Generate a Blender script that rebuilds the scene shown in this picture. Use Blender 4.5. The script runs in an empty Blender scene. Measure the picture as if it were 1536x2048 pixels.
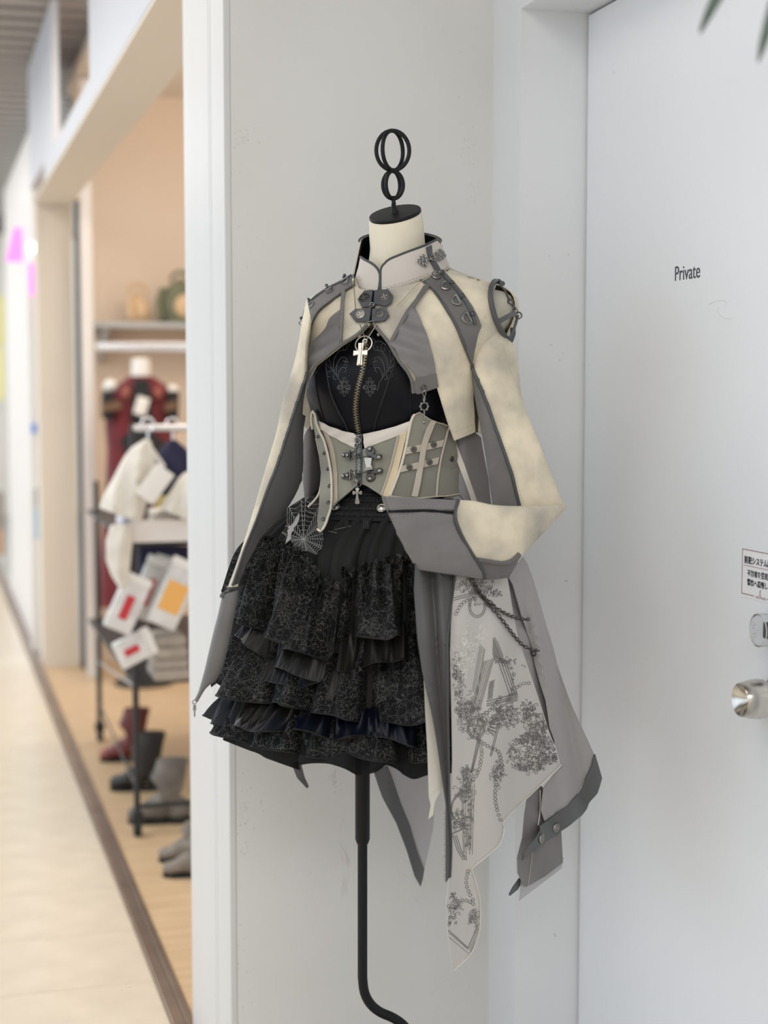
import bpy, bmesh, math, random
from mathutils import Vector, Matrix, noise, geometry
from mathutils.bvhtree import BVHTree

# ------------------------------------------------------------------ camera
SC = bpy.context.scene
COL = SC.collection
FPX = 3100.0                       # focal length in pixels of a 1536 x 2048 frame
CAM = Vector((0.0, 0.0, 1.5))
YAW, PITCH = math.radians(16.5), math.radians(4.6)
FWD = Vector((math.sin(YAW) * math.cos(PITCH), math.cos(YAW) * math.cos(PITCH), -math.sin(PITCH)))
RGT = Vector((math.cos(YAW), -math.sin(YAW), 0.0))
UPV = RGT.cross(FWD)
cam_data = bpy.data.cameras.new('camera')
cam = bpy.data.objects.new('camera', cam_data)
COL.objects.link(cam)
cam.matrix_world = Matrix(((RGT.x, UPV.x, -FWD.x, CAM.x), (RGT.y, UPV.y, -FWD.y, CAM.y),
                           (RGT.z, UPV.z, -FWD.z, CAM.z), (0, 0, 0, 1)))
cam_data.sensor_width = 36.0
cam_data.lens = FPX * 36.0 / 2048.0
cam_data.clip_start = 0.05
cam_data.dof.use_dof = True
cam_data.dof.focus_distance = 2.68
cam_data.dof.aperture_fstop = 2.3
SC.camera = cam

# ------------------------------------------------------------------ light, world, exposure
SC.view_settings.view_transform = 'Standard'
SC.view_settings.look = 'None'
SC.view_settings.exposure = 0.19
SC.view_settings.gamma = 1.0
SC.view_settings.use_curve_mapping = False
SC.cycles.use_denoising = True
SC.cycles.max_bounces = 8
SC.cycles.diffuse_bounces = 5
world = bpy.data.worlds.new('mall_daylight')
SC.world = world
world.use_nodes = True
world.node_tree.nodes['Background'].inputs[0].default_value = (0.78, 0.89, 1.0, 1)
world.node_tree.nodes['Background'].inputs[1].default_value = 1.5

def area_light(name, loc, size, power, color=(1, 1, 1), rot=(0, 0, 0)):
    d = bpy.data.lights.new(name, 'AREA')
    d.shape = 'RECTANGLE'
    d.size, d.size_y = size
    d.energy = power
    d.color = color
    o = bpy.data.objects.new(name, d)
    o.location = loc
    o.rotation_euler = rot
    COL.objects.link(o)
    return o
area_light('corridor_light', (-0.6, 1.2, 3.1), (1.6, 1.2), 22, (1.0, 0.98, 0.95))
area_light('corridor_light', (-0.4, -1.6, 3.1), (2.4, 1.6), 78, (0.97, 0.98, 1.0))
area_light('corridor_light', (-0.9, 5.5, 3.1), (1.2, 4.0), 62, (1.0, 0.96, 0.9))
area_light('corridor_light', (-0.9, 11.0, 3.1), (1.2, 5.0), 80, (1.0, 0.96, 0.92))
area_light('shop_light', (1.4, 5.6, 2.95), (1.0, 2.6), 18, (1.0, 0.86, 0.72))
area_light('shop_light', (1.5, 6.7, 2.95), (1.4, 0.6), 13, (1.0, 0.88, 0.76), (0.85, 0, 0))

# ------------------------------------------------------------------ pixel helpers (1536 x 2048 photograph frame)
def ray(x, y):
    return FWD + RGT * ((x - 768) / FPX) + UPV * ((1024 - y) / FPX)
def at(x, y, Y):
    d = ray(x, y)
    return CAM + d * ((Y - CAM.y) / d.y)
def at_x(x, y, X):
    d = ray(x, y)
    return CAM + d * ((X - CAM.x) / d.x)
def at_z(x, y, Z):
    d = ray(x, y)
    return CAM + d * ((Z - CAM.z) / d.z)
def proj(P):
    d = Vector(P) - CAM
    w = d.dot(FWD)
    return 768 + FPX * d.dot(RGT) / w, 1024 - FPX * d.dot(UPV) / w

# ------------------------------------------------------------------ mesh helpers
class MB:
    def __init__(s):
        s.v, s.f = [], []
    def add(s, vs, fs):
        n = len(s.v)
        s.v.extend(Vector(v) for v in vs)
        s.f.extend(tuple(i + n for i in f) for f in fs)
        return s
    def box(s, lo, hi, m=None, bevel=0.0):
        x0, y0, z0 = lo
        x1, y1, z1 = hi
        if bevel <= 0:
            vs = [Vector((x, y, z)) for z in (z0, z1) for y in (y0, y1) for x in (x0, x1)]
            fs = [(0, 2, 3, 1), (4, 5, 7, 6), (0, 1, 5, 4), (2, 6, 7, 3), (0, 4, 6, 2), (1, 3, 7, 5)]
        else:
            bm = bmesh.new()
            bmesh.ops.create_cube(bm, size=1.0)
            for v in bm.verts:
                v.co = Vector(((x0 + x1) / 2 + v.co.x * (x1 - x0), (y0 + y1) / 2 + v.co.y * (y1 - y0), (z0 + z1) / 2 + v.co.z * (z1 - z0)))
            bmesh.ops.bevel(bm, geom=bm.edges[:], offset=bevel, segments=2, affect='EDGES', profile=0.6)
            bm.verts.index_update()
            vs = [v.co.copy() for v in bm.verts]
            fs = [tuple(v.index for v in f.verts) for f in bm.faces]
            bm.free()
        if m is not None:
            vs = [m @ v for v in vs]
        return s.add(vs, fs)
    def rings(s, rr, closed=True, cap=True):
        n = len(rr[0])
        vs = [v for r in rr for v in r]
        fs = []
        for i in range(len(rr) - 1):
            for j in range(n if closed else n - 1):
                k = (j + 1) % n
                fs.append((i * n + j, i * n + k, (i + 1) * n + k, (i + 1) * n + j))
        if cap and closed:
            fs.append(tuple(range(n - 1, -1, -1)))
            fs.append(tuple((len(rr) - 1) * n + j for j in range(n)))
        return s.add(vs, fs)
    def tube(s, pts, r, n=8, closed=False):
        pts = [Vector(p) for p in pts]
        m = len(pts)
        rs = r if isinstance(r, (list, tuple)) else [r] * m
        T = []
        for i in range(m):
            a = pts[(i - 1) % m] if (closed or i > 0) else pts[0]
            b = pts[(i + 1) % m] if (closed or i < m - 1) else pts[-1]
            t = b - a
            T.append(t.normalized() if t.length > 1e-12 else Vector((0, 0, 1)))
        up = Vector((0, 0, 1)) if abs(T[0].z) < 0.9 else Vector((0, 1, 0))
        N = (up - T[0] * up.dot(T[0])).normalized()
        rr = []
        for i in range(m):
            N = N - T[i] * N.dot(T[i])
            if N.length < 1e-6:
                N = T[i].orthogonal()
            N.normalize()
            B = T[i].cross(N)
            rr.append([pts[i] + (N * math.cos(2 * math.pi * k / n) + B * math.sin(2 * math.pi * k / n)) * rs[i] for k in range(n)])
        if closed:
            rr.append(rr[0])
            return s.rings(rr, cap=False)
        return s.rings(rr)
    def lathe(s, prof, n=24, m=None, cap=True):
        rr = []
        for r, z in prof:
            ring = [Vector((r * math.cos(2 * math.pi * k / n), r * math.sin(2 * math.pi * k / n), z)) for k in range(n)]
            rr.append([m @ p for p in ring] if m is not None else ring)
        return s.rings(rr, cap=cap)
    def torus(s, R, r, m=None, n=24, k=8, a0=0.0, a1=None):
        full = a1 is None
        a1 = 2 * math.pi if full else a1
        c = n if full else n + 1
        pts = [Vector((R * math.cos(a0 + (a1 - a0) * i / n), R * math.sin(a0 + (a1 - a0) * i / n), 0)) for i in range(c)]
        if m is not None:
            pts = [m @ p for p in pts]
        return s.tube(pts, r, k, closed=full)
    def ball(s, c, r, n=12, k=8, m=None):
        rx, ry, rz = r if isinstance(r, (tuple, list)) else (r, r, r)
        c = Vector(c)
        rr = []
        for i in range(k + 1):
            t = math.pi * (0.02 + 0.96 * i / k)
            ring = [Vector((rx * math.sin(t) * math.cos(2 * math.pi * j / n), ry * math.sin(t) * math.sin(2 * math.pi * j / n), -rz * math.cos(t))) for j in range(n)]
            rr.append([(m @ p if m is not None else p + c) for p in ring])
        return s.rings(rr)
    def prism(s, poly, z0, z1, m=None):
        n = len(poly)
        vs = [Vector((x, y, z0)) for x, y in poly] + [Vector((x, y, z1)) for x, y in poly]
        if m is not None:
            vs = [m @ v for v in vs]
        fs = [tuple(range(n - 1, -1, -1)), tuple(range(n, 2 * n))] + [(i, (i + 1) % n, n + (i + 1) % n, n + i) for i in range(n)]
        return s.add(vs, fs)

def tag(o, label=None, cat=None, group=None, kind=None):
    if label: o['label'] = label
    if cat: o['category'] = cat
    if group: o['group'] = group
    if kind: o['kind'] = kind
    return o
def set_parent(o, p):
    o.parent = p
    if p.type == 'EMPTY':
        o.matrix_parent_inverse = Matrix.Translation(p.location).inverted()
def empty(name, loc):
    o = bpy.data.objects.new(name, None)
    o.location = loc
    o.empty_display_size = 0.05
    COL.objects.link(o)
    return o
def link(name, mb, mat, parent=None, smooth=True, label=None, recalc=True, auto=40):
    me = bpy.data.meshes.new(name)
    me.from_pydata([tuple(v) for v in mb.v], [], mb.f)
    if recalc:
        bm = bmesh.new()
        bm.from_mesh(me)
        bmesh.ops.recalc_face_normals(bm, faces=bm.faces)
        bm.to_mesh(me)
        bm.free()
    me.materials.append(mat)
    if smooth:
        me.polygons.foreach_set('use_smooth', [True] * len(me.polygons))
        if auto:
            me.set_sharp_from_angle(angle=math.radians(auto))
    me.update()
    o = bpy.data.objects.new(name, me)
    COL.objects.link(o)
    if parent is not None:
        set_parent(o, parent)
    if label: o['label'] = label
    return o
def dup(o, parent=None, loc=None):
    c = o.copy()
    COL.objects.link(c)
    if parent is not None:
        c.parent = parent
    if loc is not None:
        c.location = loc
    for ch in [x for x in COL.objects if x.parent == o]:
        dup(ch, c)
    return c
def thing(name, mb, mat, label, cat, group=None, smooth=True, auto=40):
    return tag(link(name, mb, mat, None, smooth, auto=auto), label, cat, group)

# ------------------------------------------------------------------ materials
def material(name, col, rough=0.6, metal=0.0, col2=None, scale=8.0, detail=4.0, lo=0.35, hi=0.65, bump=0.0, bscale=60.0,
             sheen=0.0, coat=0.0, alpha=1.0, trans=0.0, spec=0.5, emit=None, stretch=None, weave=0.0, aniso=0.0):
    m = bpy.data.materials.new(name)
    m.use_nodes = True
    nt = m.node_tree
    N, L = nt.nodes, nt.links
    b = N['Principled BSDF']
    b.inputs['Base Color'].default_value = (*col, 1)
    b.inputs['Roughness'].default_value = rough
    b.inputs['Metallic'].default_value = metal
    b.inputs['Specular IOR Level'].default_value = spec
    b.inputs['Sheen Weight'].default_value = sheen
    b.inputs['Coat Weight'].default_value = coat
    b.inputs['Alpha'].default_value = alpha
    b.inputs['Transmission Weight'].default_value = trans
    if emit:
        b.inputs['Emission Color'].default_value = (*emit[0], 1)
        b.inputs['Emission Strength'].default_value = emit[1]
    tc = N.new('ShaderNodeTexCoord')
    src = tc.outputs['Object']
    if stretch:
        mp = N.new('ShaderNodeMapping')
        mp.inputs['Scale'].default_value = stretch
        L.new(src, mp.inputs['Vector'])
        src = mp.outputs[0]
    if col2 is not None:
        n1 = N.new('ShaderNodeTexNoise')
        n1.inputs['Scale'].default_value = scale
        n1.inputs['Detail'].default_value = detail
        L.new(src, n1.inputs['Vector'])
        cr = N.new('ShaderNodeValToRGB')
        cr.color_ramp.elements[0].position = lo
        cr.color_ramp.elements[1].position = hi
        cr.color_ramp.elements[0].color = (*col, 1)
        cr.color_ramp.elements[1].color = (*col2, 1)
        L.new(n1.outputs['Fac'], cr.inputs['Fac'])
        L.new(cr.outputs['Color'], b.inputs['Base Color'])
    if bump > 0 or weave > 0:
        bp = N.new('ShaderNodeBump')
        bp.inputs['Strength'].default_value = max(bump, weave)
        bp.inputs['Distance'].default_value = 0.002
        if weave > 0:
            n2 = N.new('ShaderNodeTexWave')
            n2.wave_type = 'BANDS'
            n2.bands_direction = 'DIAGONAL'
            n2.inputs['Scale'].default_value = bscale
            n2.inputs['Distortion'].default_value = 1.0
        else:
            n2 = N.new('ShaderNodeTexNoise')
            n2.inputs['Scale'].default_value = bscale
            n2.inputs['Detail'].default_value = 3.0
        L.new(src, n2.inputs['Vector'])
        L.new(n2.outputs['Fac'], bp.inputs['Height'])
        L.new(bp.outputs['Normal'], b.inputs['Normal'])
    return m
# ------------------------------------------------------------------ the setting
XT, YW, XC, YS, XD, ZH = 0.572, 3.03, 1.13, 2.878, 1.27, 2.233
M_wall = material('painted_wall', (0.735, 0.73, 0.715), 0.75, col2=(0.69, 0.68, 0.655), scale=2.2, lo=0.4, hi=0.75, bump=0.12, bscale=35)
M_trim = material('white_gloss_paint', (0.68, 0.68, 0.675), 0.45, col2=(0.64, 0.635, 0.625), scale=3.0, bump=0.1, bscale=25, stretch=(1, 1, 0.08))
M_frame = material('painted_door_frame', (0.81, 0.825, 0.84), 0.5, col2=(0.77, 0.785, 0.80), scale=2.0)
M_door = material('satin_door_paint', (0.85, 0.86, 0.885), 0.24, col2=(0.83, 0.84, 0.865), scale=1.5, spec=0.5)
M_black = material('black_gap', (0.02, 0.022, 0.024), 0.8)
M_tile = material('cream_floor_tile', (0.80, 0.71, 0.57), 0.22, col2=(0.74, 0.65, 0.52), scale=9, detail=6, bump=0.02, bscale=80)
M_grout = material('tile_grout', (0.50, 0.45, 0.39), 0.8)
M_plank = material('light_oak_plank', (0.70, 0.52, 0.33), 0.4, col2=(0.60, 0.43, 0.26), scale=3.0, detail=6, stretch=(1, 9, 9))
M_thresh = material('bronze_threshold', (0.42, 0.33, 0.27), 0.32, metal=0.7, col2=(0.34, 0.26, 0.21), scale=6)
M_slat = material('ceiling_slat', (0.40, 0.36, 0.325), 0.6)
M_slatgap = material('ceiling_void', (0.17, 0.15, 0.14), 0.8)
M_head = material('header_face', (0.64, 0.65, 0.70), 0.6)
M_soffit = material('header_soffit', (0.80, 0.735, 0.65), 0.7)
M_peach = material('peach_wall', (0.80, 0.66, 0.53), 0.75, col2=(0.76, 0.64, 0.53), scale=0.8)
M_shopc = material('shop_ceiling_paint', (0.80, 0.74, 0.66), 0.8)
M_cream = material('cream_pillar', (0.76, 0.69, 0.59), 0.6)
M_white = material('white_laminate', (0.80, 0.765, 0.74), 0.45)
M_pink = material('pink_sign', (0.95, 0.30, 0.78), 0.5, emit=((0.95, 0.25, 0.75), 0.5))
M_lamp = material('lamp_glow', (1, 1, 1), 0.5, emit=((1, 0.97, 0.9), 9.0))

def struct(name, mb, mat, parent=None, smooth=False, label=None):
    o = link(name, mb, mat, parent, smooth)
    if parent is None:
        o['kind'] = 'structure'
        if label: o['label'] = label
    return o

# corridor floor and its tiles
floor = struct('floor', MB().box((-9.0, -3.0, -0.05), (XT - 0.04, 19.0, -0.006)).box((XT - 0.04, -3.0, -0.05), (2.4, 3.05, -0.006)).box((XT - .04, 8.6, -.05), (2.6, 19, -.006)), M_grout, label='grout bed under cream corridor tiles')
tile_me = None
P = 0.386
for i in range(-5, 34):
    for j in range(0, 2):
        y0, x1 = 3.834 + P * (i - 3), XT - 0.045 - j * 0.772
        if tile_me is None:
            t = link('tile', MB().box((-0.772 + 0.0015, 0.0015, -0.01), (-0.0015, P - 0.0015, 0.0), bevel=0.0012), M_tile, floor, smooth=False)
            tile_me = t.data
        else:
            t = bpy.data.objects.new('tile', tile_me)
            COL.objects.link(t)
            t.parent = floor
        t.location = (x1, y0, 0)
trim0 = struct('trim_1', MB().box((XT - 0.043, 3.0, -0.02), (XT - 0.012, 17.0, 0.005), bevel=0.002).box((XT - 0.009, 3.0, -0.02), (XT + 0.011, 17.0, 0.003), bevel=0.0015), M_thresh, label='bronze metal threshold strip between corridor tiles and shop planks')
# shop floor and its planks
floor2 = struct('floor_shop', MB().box((XT + 0.012, 3.45, -0.05), (2.6, 8.6, -0.006)), M_black, label='shop floor under light oak planks')
plank_me = None
random.seed(3)
PW = 0.15
for i in range(34):
    off = random.uniform(-0.7, 0.0)
    x = XT + 0.012
    cuts = [x] + [c for c in (x + 0.95 + off, x + 1.9 + off) if c > x + 0.1] + [2.6]
    for a, b in zip(cuts, cuts[1:]):
        mb = MB().box((a + 0.0008, 3.5 + PW * i + 0.0008, -0.01), (b - 0.0008, 3.5 + PW * (i + 1) - 0.0008, random.uniform(-0.0006, 0)))
        link('plank', mb, M_plank, floor2, smooth=False)

# the corner: wall behind the dress, its painted end boards, recessed door
wall = struct('wall_back', MB().box((XT + 0.014, YW, 0), (XC + 0.5, 3.51, 3.25)), M_wall, label='plain grey white wall behind the dress with scuffs')
trim1 = struct('trim_2', MB().box((XT + 0.004, 3.175, 0), (XT + 0.014, 3.511, 3.25)), M_trim, label='white painted end boards of the wall with groove')
link('end_board', MB().box((XT, 3.196, 0), (XT + 0.012, 3.512, 3.25), bevel=0.002), M_trim, trim1, smooth=False)
link('end_board', MB().box((XT, 3.1725, 0), (XT + 0.012, 3.1945, 3.25), bevel=0.004), M_trim, trim1, smooth=False)
link('end_board', MB().box((XT, YW - 0.0015, 0), (XT + 0.014, 3.1685, 3.25), bevel=0.003), M_trim, trim1, smooth=False)
link('groove', MB().box((XT + 0.003, 3.168, 0), (XT + 0.006, 3.173, 3.25)), M_black, trim1, smooth=False)
wr = MB().box((XC, YS, 0), (XC + 0.5, YW, 3.25)).box((XC, 1.75, ZH), (XC + 0.5, YS, 3.25)).box((XC, -3, 0), (XC + 0.5, 1.75, 3.25))
wallr = struct('wall_right', wr, M_frame, label='pale wall and jamb around the recessed white door')
door = struct('door_1', MB().box((XD, 1.756, 0.006), (XD + 0.04, YS - 0.0055, ZH - 0.005), bevel=0.001), M_door, label='white satin door lettered Private')
link('door_gap_shade', MB().box((XD + 0.012, 1.751, 0.0), (XD + 0.03, YS - 0.0006, ZH - 0.0006)), M_black, door, smooth=False)  # black sheet behind the leaf paints the dark of the door gap
# scuff marks on the painted wall: real little gouges, thin and dark
M_scuff = material('scuffed_plaster', (0.45, 0.44, 0.42), 0.9)
M_scuff2 = material('bare_plaster', (0.60, 0.59, 0.565), 0.9)
random.seed(11)
def scuff_blade(mb, c, u, v, n, ln, w):
    k = [Vector(c) - u * ln / 2, Vector(c) + v * w / 2, Vector(c) + u * ln / 2, Vector(c) - v * w / 2]
    mb.add([p - n * 0.0002 for p in k] + [p + n * 0.0003 for p in k], [(0, 1, 2, 3), (4, 5, 6, 7), (0, 1, 5, 4), (1, 2, 6, 5), (2, 3, 7, 6), (3, 0, 4, 7)])
mb, mb2 = MB(), MB()
def cluster(px, py, rx, ry, n, lo=2, hi=9, fine=True, tilt=None):
    for _ in range(n):
        p = at(random.gauss(px, rx), random.gauss(py, ry), YW)
        a = random.uniform(-1.2, 1.2) if tilt is None else tilt + random.gauss(0, 0.25)
        u = Vector((math.cos(a), 0, math.sin(a)))
        v = Vector((-math.sin(a), 0, math.cos(a)))
        ln = random.uniform(lo, hi) / 1030
        scuff_blade(mb if fine else mb2, p, u, v, Vector((0, -1, 0)), ln, min(0.0012, ln * random.uniform(0.1, 0.4)))
cluster(487, 270, 12, 22, 26, 1.5, 6)
cluster(940, 310, 10, 26, 30, 1.5, 5)
cluster(945, 385, 9, 10, 14, 1.5, 5)
cluster(490, 1620, 8, 40, 30, 3, 9)
cluster(525, 1610, 5, 5, 4, 4, 9, tilt=1.4)
cluster(670, 1560, 5, 16, 24, 2, 9, tilt=1.3)
cluster(690, 1760, 4, 45, 12, 20, 70, False, 1.5)
cluster(560, 1700, 60, 110, 16, 3, 10, False)
cluster(700, 1950, 180, 50, 26, 2, 10, False)
cluster(480, 1950, 12, 60, 26, 2, 8)
cluster(905, 1980, 18, 40, 16, 3, 12, False, 1.2)
cluster(820, 1760, 15, 20, 7, 20, 50, False, -0.8)
cluster(920, 300, 60, 150, 16, 2, 6)
cluster(480, 500, 14, 120, 14, 2, 6)
cluster(870, 490, 8, 8, 12, 3, 9, False)
for y in range(1500, 2048, 14):
    cluster(466 + random.gauss(0, 1.2), y, 1.2, 5, 1, 3, 9, random.random() < 0.4, 1.5)
so = link('scuff_mark', mb, M_scuff, wall, smooth=False, recalc=False); so['kind'] = 'stuff'; so['label'] = 'dark scuffs and chips in the wall paint'
so = link('scuff_mark', mb2, M_scuff2, wall, smooth=False, recalc=False); so['kind'] = 'stuff'; so['label'] = 'faint scratches in the wall paint'
mb = MB()
for (x, y, ln, a) in [(1098, 512, 5, -.5), (1137, 509, 6, -.3), (1102, 690, 7, -.2), (1126, 706, 6, 0.1), (1119, 720, 7, -.1), (1098, 804, 5, .1), (1083, 831, 4, .2), (1087, 901, 5, -.3), (1132, 1162, 10, -.2), (1177, 1211, 4, 1.2), (1110, 1870, 12, -1.0), (1101, 1262, 3, 1)]:
    a3 = Vector((math.cos(a), 0, math.sin(a)))
    scuff_blade(mb, at(x, y, YS), a3, Vector((-a3.z, 0, a3.x)), Vector((0, -1, 0)), ln / 1070, ln / 4500)
for (x, y, ln, a) in [(1228, 145, 7, 1.4), (1192, 1143, 5, .6), (1186, 1330, 5, 1.3), (1178, 730, 4, 1)]:
    a3 = Vector((0, -math.cos(a), math.sin(a)))
    scuff_blade(mb, at_x(x, y, XD), a3, Vector((0, a3.z, -a3.y)), Vector((-1, 0, 0)), ln / 1000, ln / 4000)
so = link('scuff_mark', mb, M_scuff, wallr, smooth=False, recalc=False); so['kind'] = 'stuff'
# hair-thin pale scratch on the door, right below the lettering
def scr(pts, r, X):
    return MB().tube([at_x(x, y, X) for x, y in pts], r, 5)
link('scratch', scr([(1417, 609), (1430, 603), (1445, 601), (1453, 604), (1452, 610)], 0.0004, XD).tube([at_x(x, y, XD) for x, y in [(1437, 614), (1435, 622), (1440, 631), (1450, 637), (1462, 638)]], 0.0004, 5), M_scuff2, door)

# lettering
M_ink = material('grey_vinyl_letters', (0.055, 0.06, 0.07), 0.5)
M_inkblack = material('black_print', (0.015, 0.015, 0.02), 0.6)
def text(name, s, pos, xdir, ydir, size, mat, parent, sx=1.0, align='LEFT', bold=0.0, depth=0.0004):
    c = bpy.data.curves.new(name, 'FONT')
    c.body = s
    c.size = size
    c.align_x = align
    c.extrude = depth
    c.offset = bold
    c.materials.append(mat)
    o = bpy.data.objects.new(name, c)
    COL.objects.link(o)
    x, y = Vector(xdir), Vector(ydir)
    z = x.cross(y)
    o.matrix_world = Matrix(((x.x * sx, y.x, z.x, pos[0]), (x.y * sx, y.y, z.y, pos[1]), (x.z * sx, y.z, z.z, pos[2]), (0, 0, 0, 1)))
    bpy.context.view_layer.update()
    me = bpy.data.meshes.new_from_object(o.evaluated_get(bpy.context.evaluated_depsgraph_get()))
    me.transform(o.matrix_basis)
    bpy.data.objects.remove(o)
    if not me.materials: me.materials.append(mat)
    o = bpy.data.objects.new(name, me)
    COL.objects.link(o)
    if parent is not None:
        set_parent(o, parent)
    return o
p = at_x(1349, 562, XD)
text('lettering', 'Private', (XD - 0.0003, p.y, p.z), (0, -1, 0), (0, 0, 1), 0.0365, M_ink, door, 0.93)['label'] = 'grey lettering reading Private'

# notice sticker
s0, s1 = at_x(1486, 1097, XD), at_x(1486, 1190, XD)
SY0, SY1, SZ1, SZ0 = s0.y, s0.y - 0.118, s0.z, s1.z - 0.003
M_paper = material('white_sticker', (0.86, 0.85, 0.87), 0.4)
M_red = material('dark_red_border', (0.22, 0.05, 0.07), 0.5)
st = thing('notice_sticker', MB().box((XD - 0.0009, SY1, SZ0), (XD - 0.0001, SY0, SZ1), bevel=0.0003), M_paper, 'white notice sticker with black Japanese text and thin dark border on the door', 'sign', smooth=False)
bw = 0.0011
zb = SZ0 + 0.006
mb = MB()
for lo, hi in [((SY1, SZ1 - bw), (SY0, SZ1)), ((SY0 - bw, zb), (SY0, SZ1)), ((SY1, zb), (SY1 + bw, SZ1)), ((SY1, zb - bw / 2), ((SY0 + SY1) / 2 - 0.02, zb + bw / 2)), (((SY0 + SY1) / 2 + 0.02, zb - bw / 2), (SY0, zb + bw / 2)), ((SY1 + 0.008, SZ1 - 0.0265), (SY0 - 0.006, SZ1 - 0.0258))]:
    mb.box((XD - 0.0013, lo[0], lo[1]), (XD - 0.0008, hi[0], hi[1]))
link('border', mb, M_red, st, smooth=False)
text('headline', '防犯システム稼働中', (XD - 0.0011, SY0 - 0.0075, SZ1 - 0.0215), (0, -1, 0), (0, 0, 1), 0.0128, M_inkblack, st, 0.93, bold=0.00025)
text('headline', '不審者を発見次第', (XD - 0.0011, SY0 - 0.0175, SZ1 - 0.0415), (0, -1, 0), (0, 0, 1), 0.0112, M_inkblack, st, 0.95, bold=0.0002)
text('headline', '警察へ通報します', (XD - 0.0011, SY0 - 0.0175, SZ1 - 0.0565), (0, -1, 0), (0, 0, 1), 0.0112, M_inkblack, st, 0.95, bold=0.0002)
yc = (SY0 + SY1) / 2
sq = [(-14, 0), (-12, 3), (-10, 0), (-8, 0), (-7, 4), (-6, 0), (-3, 0), (-1, 9), (1, 14), (-2, 12), (0, 6), (2, 0), (4, 3), (6, 0), (8, 3), (10, 1), (8, 0), (12, 0), (15, 3), (12, 4), (14, 0), (17, 1)]
link('emblem', MB().tube([Vector((XD - 0.0012, yc - a * 0.001, zb - 0.002 + b * 0.001)) for a, b in sq], 0.00035, 5), M_red, st)

# door furniture
M_steel = material('brushed_steel', (0.66, 0.62, 0.57), 0.22, metal=1.0, col2=(0.56, 0.52, 0.48), scale=5, stretch=(40, 1, 1))
M_clear = material('clear_acrylic', (0.95, 0.96, 0.96), 0.03, trans=1.0)
M_clear.node_tree.nodes['Principled BSDF'].inputs['IOR'].default_value = 1.2
M_dark = material('dark_grey_plastic', (0.07, 0.07, 0.075), 0.4)
kp = at_x(1480, 1400, XD - 0.066)
mk = Matrix(((0, 0, -1, XD), (-1, 0, 0, kp.y), (0, 1, 0, kp.z), (0, 0, 0, 1)))       # local z = out of the door
knob = link('door_knob', MB().lathe([(0.034, 0.0), (0.034, 0.005), (0.030, 0.007), (0.012, 0.008), (0.012, 0.016), (0.024, 0.018), (0.030, 0.026), (0.0315, 0.036), (0.0300, 0.050), (0.0262, 0.0655), (0.0255, 0.0665), (0.0245, 0.066), (0.012, 0.054), (0.002, 0.044)], 48, mk), M_steel, door, auto=30, label='steel door knob with hollow conical end')
cp = at_x(1517, 1261, XD - 0.036)
mc = Matrix(((0, 0, -1, XD), (-1, 0, 0, cp.y), (0, 1, 0, cp.z), (0, 0, 0, 1)))
cover = link('thumbturn_cover', MB().lathe([(0.0270, 0.0), (0.0270, 0.036), (0.0266, 0.037), (0.0245, 0.037), (0.0240, 0.036), (0.0243, 0.0355), (0.0243, 0.0)], 40, mc, cap=False), M_clear, door, label='clear plastic cover round the thumbturn')
link('rim', MB().torus(0.0262, 0.0008, mc @ Matrix.Translation((0, 0, 0.037)), 40, 6), M_scuff2, cover)
link('face_disc', MB().lathe([(0.0242, 0.0352), (0.0242, 0.0362)], 40, mc), M_clear, cover)
mb = MB()
random.seed(5)
for k, (w, yy) in enumerate([(0.012, 0.014), (0.015, 0.010), (0.010, 0.006), (0.012, -0.003), (0.009, -0.008), (0.006, -0.013)]):
    x = -0.019 + 0.002 * abs(k - 2.5)
    while x < -0.019 + w:
        g = random.uniform(0.0008, 0.0016)
        rot = Matrix.Rotation(0.3, 4, 'Z')
        mb.box((x, yy - 0.001, 0.0363), (x + g, yy + random.uniform(0.0004, 0.001), 0.0366), mc @ rot)
        x += g + random.uniform(0.0004, 0.0009)
o = link('small_print', mb, M_scuff, cover, smooth=False); o['kind'] = 'stuff'
link('thumbturn', MB().prism([(-0.003, -0.012), (0.006, -0.013), (0.014, -0.004), (0.006, 0.013), (-0.003, 0.012)], 0.0, 0.026, mc), M_dark, door, smooth=False, label='dark grey thumbturn lever')

# ceiling, header over the shop openings, far pillars
ceil = struct('ceiling', MB().box((-3, -3, 3.27), (1.0, 19, 3.33)).box((1.0, -3, 3.27), (2.6, 3.6, 3.33)), M_slatgap, label='dark void above the slatted corridor ceiling')
sl = None
for i in range(46):
    y = 6.3 + 0.21 * i
    if sl is None:
        s = link('slat', MB().box((-0.8, 0, 3.20), (1.0, 0.115, 3.235)), M_slat, ceil, smooth=False)
        sl = s.data
    else:
        s = bpy.data.objects.new('slat', sl)
        COL.objects.link(s)
        s.parent = ceil
    s.location = (0, y, 0)
struct('beam', MB().box((XT, 3.515, 2.47), (0.765, 5.5, 3.26)).box((XT, 5.5, 2.47), (0.765, 7.6, 2.56)).box((XT, 7.05, 2.56), (XT + 0.03, 8.62, 3.19)), M_head, label='pale header beam over the shop opening')
struct('beam', MB().box((XT + 0.002, 3.52, 2.458), (0.765, 8.4, 2.469)), M_soffit, label='beige underside of the header beam')
struct('trim_3', MB().box((XT + 0.28, 8.0, 3.13), (XT + 0.34, 9.4, 3.19)), M_dark, label='dark rail under the ceiling slats')
struct('wall_shop', MB().box((0.80, 8.5, 0), (2.6, 8.6, 3.06)), M_peach, label='peach back wall of the shop')
struct('wall_shop_right', MB().box((2.55, 3.5, 0), (2.6, 8.5, 3.06)), M_peach, label='peach side wall of the shop')
struct('ceiling_shop', MB().box((0.765, 3.52, 3.06), (2.6, 8.6, 3.12)), M_shopc, label='cream ceiling inside the shop')
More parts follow.
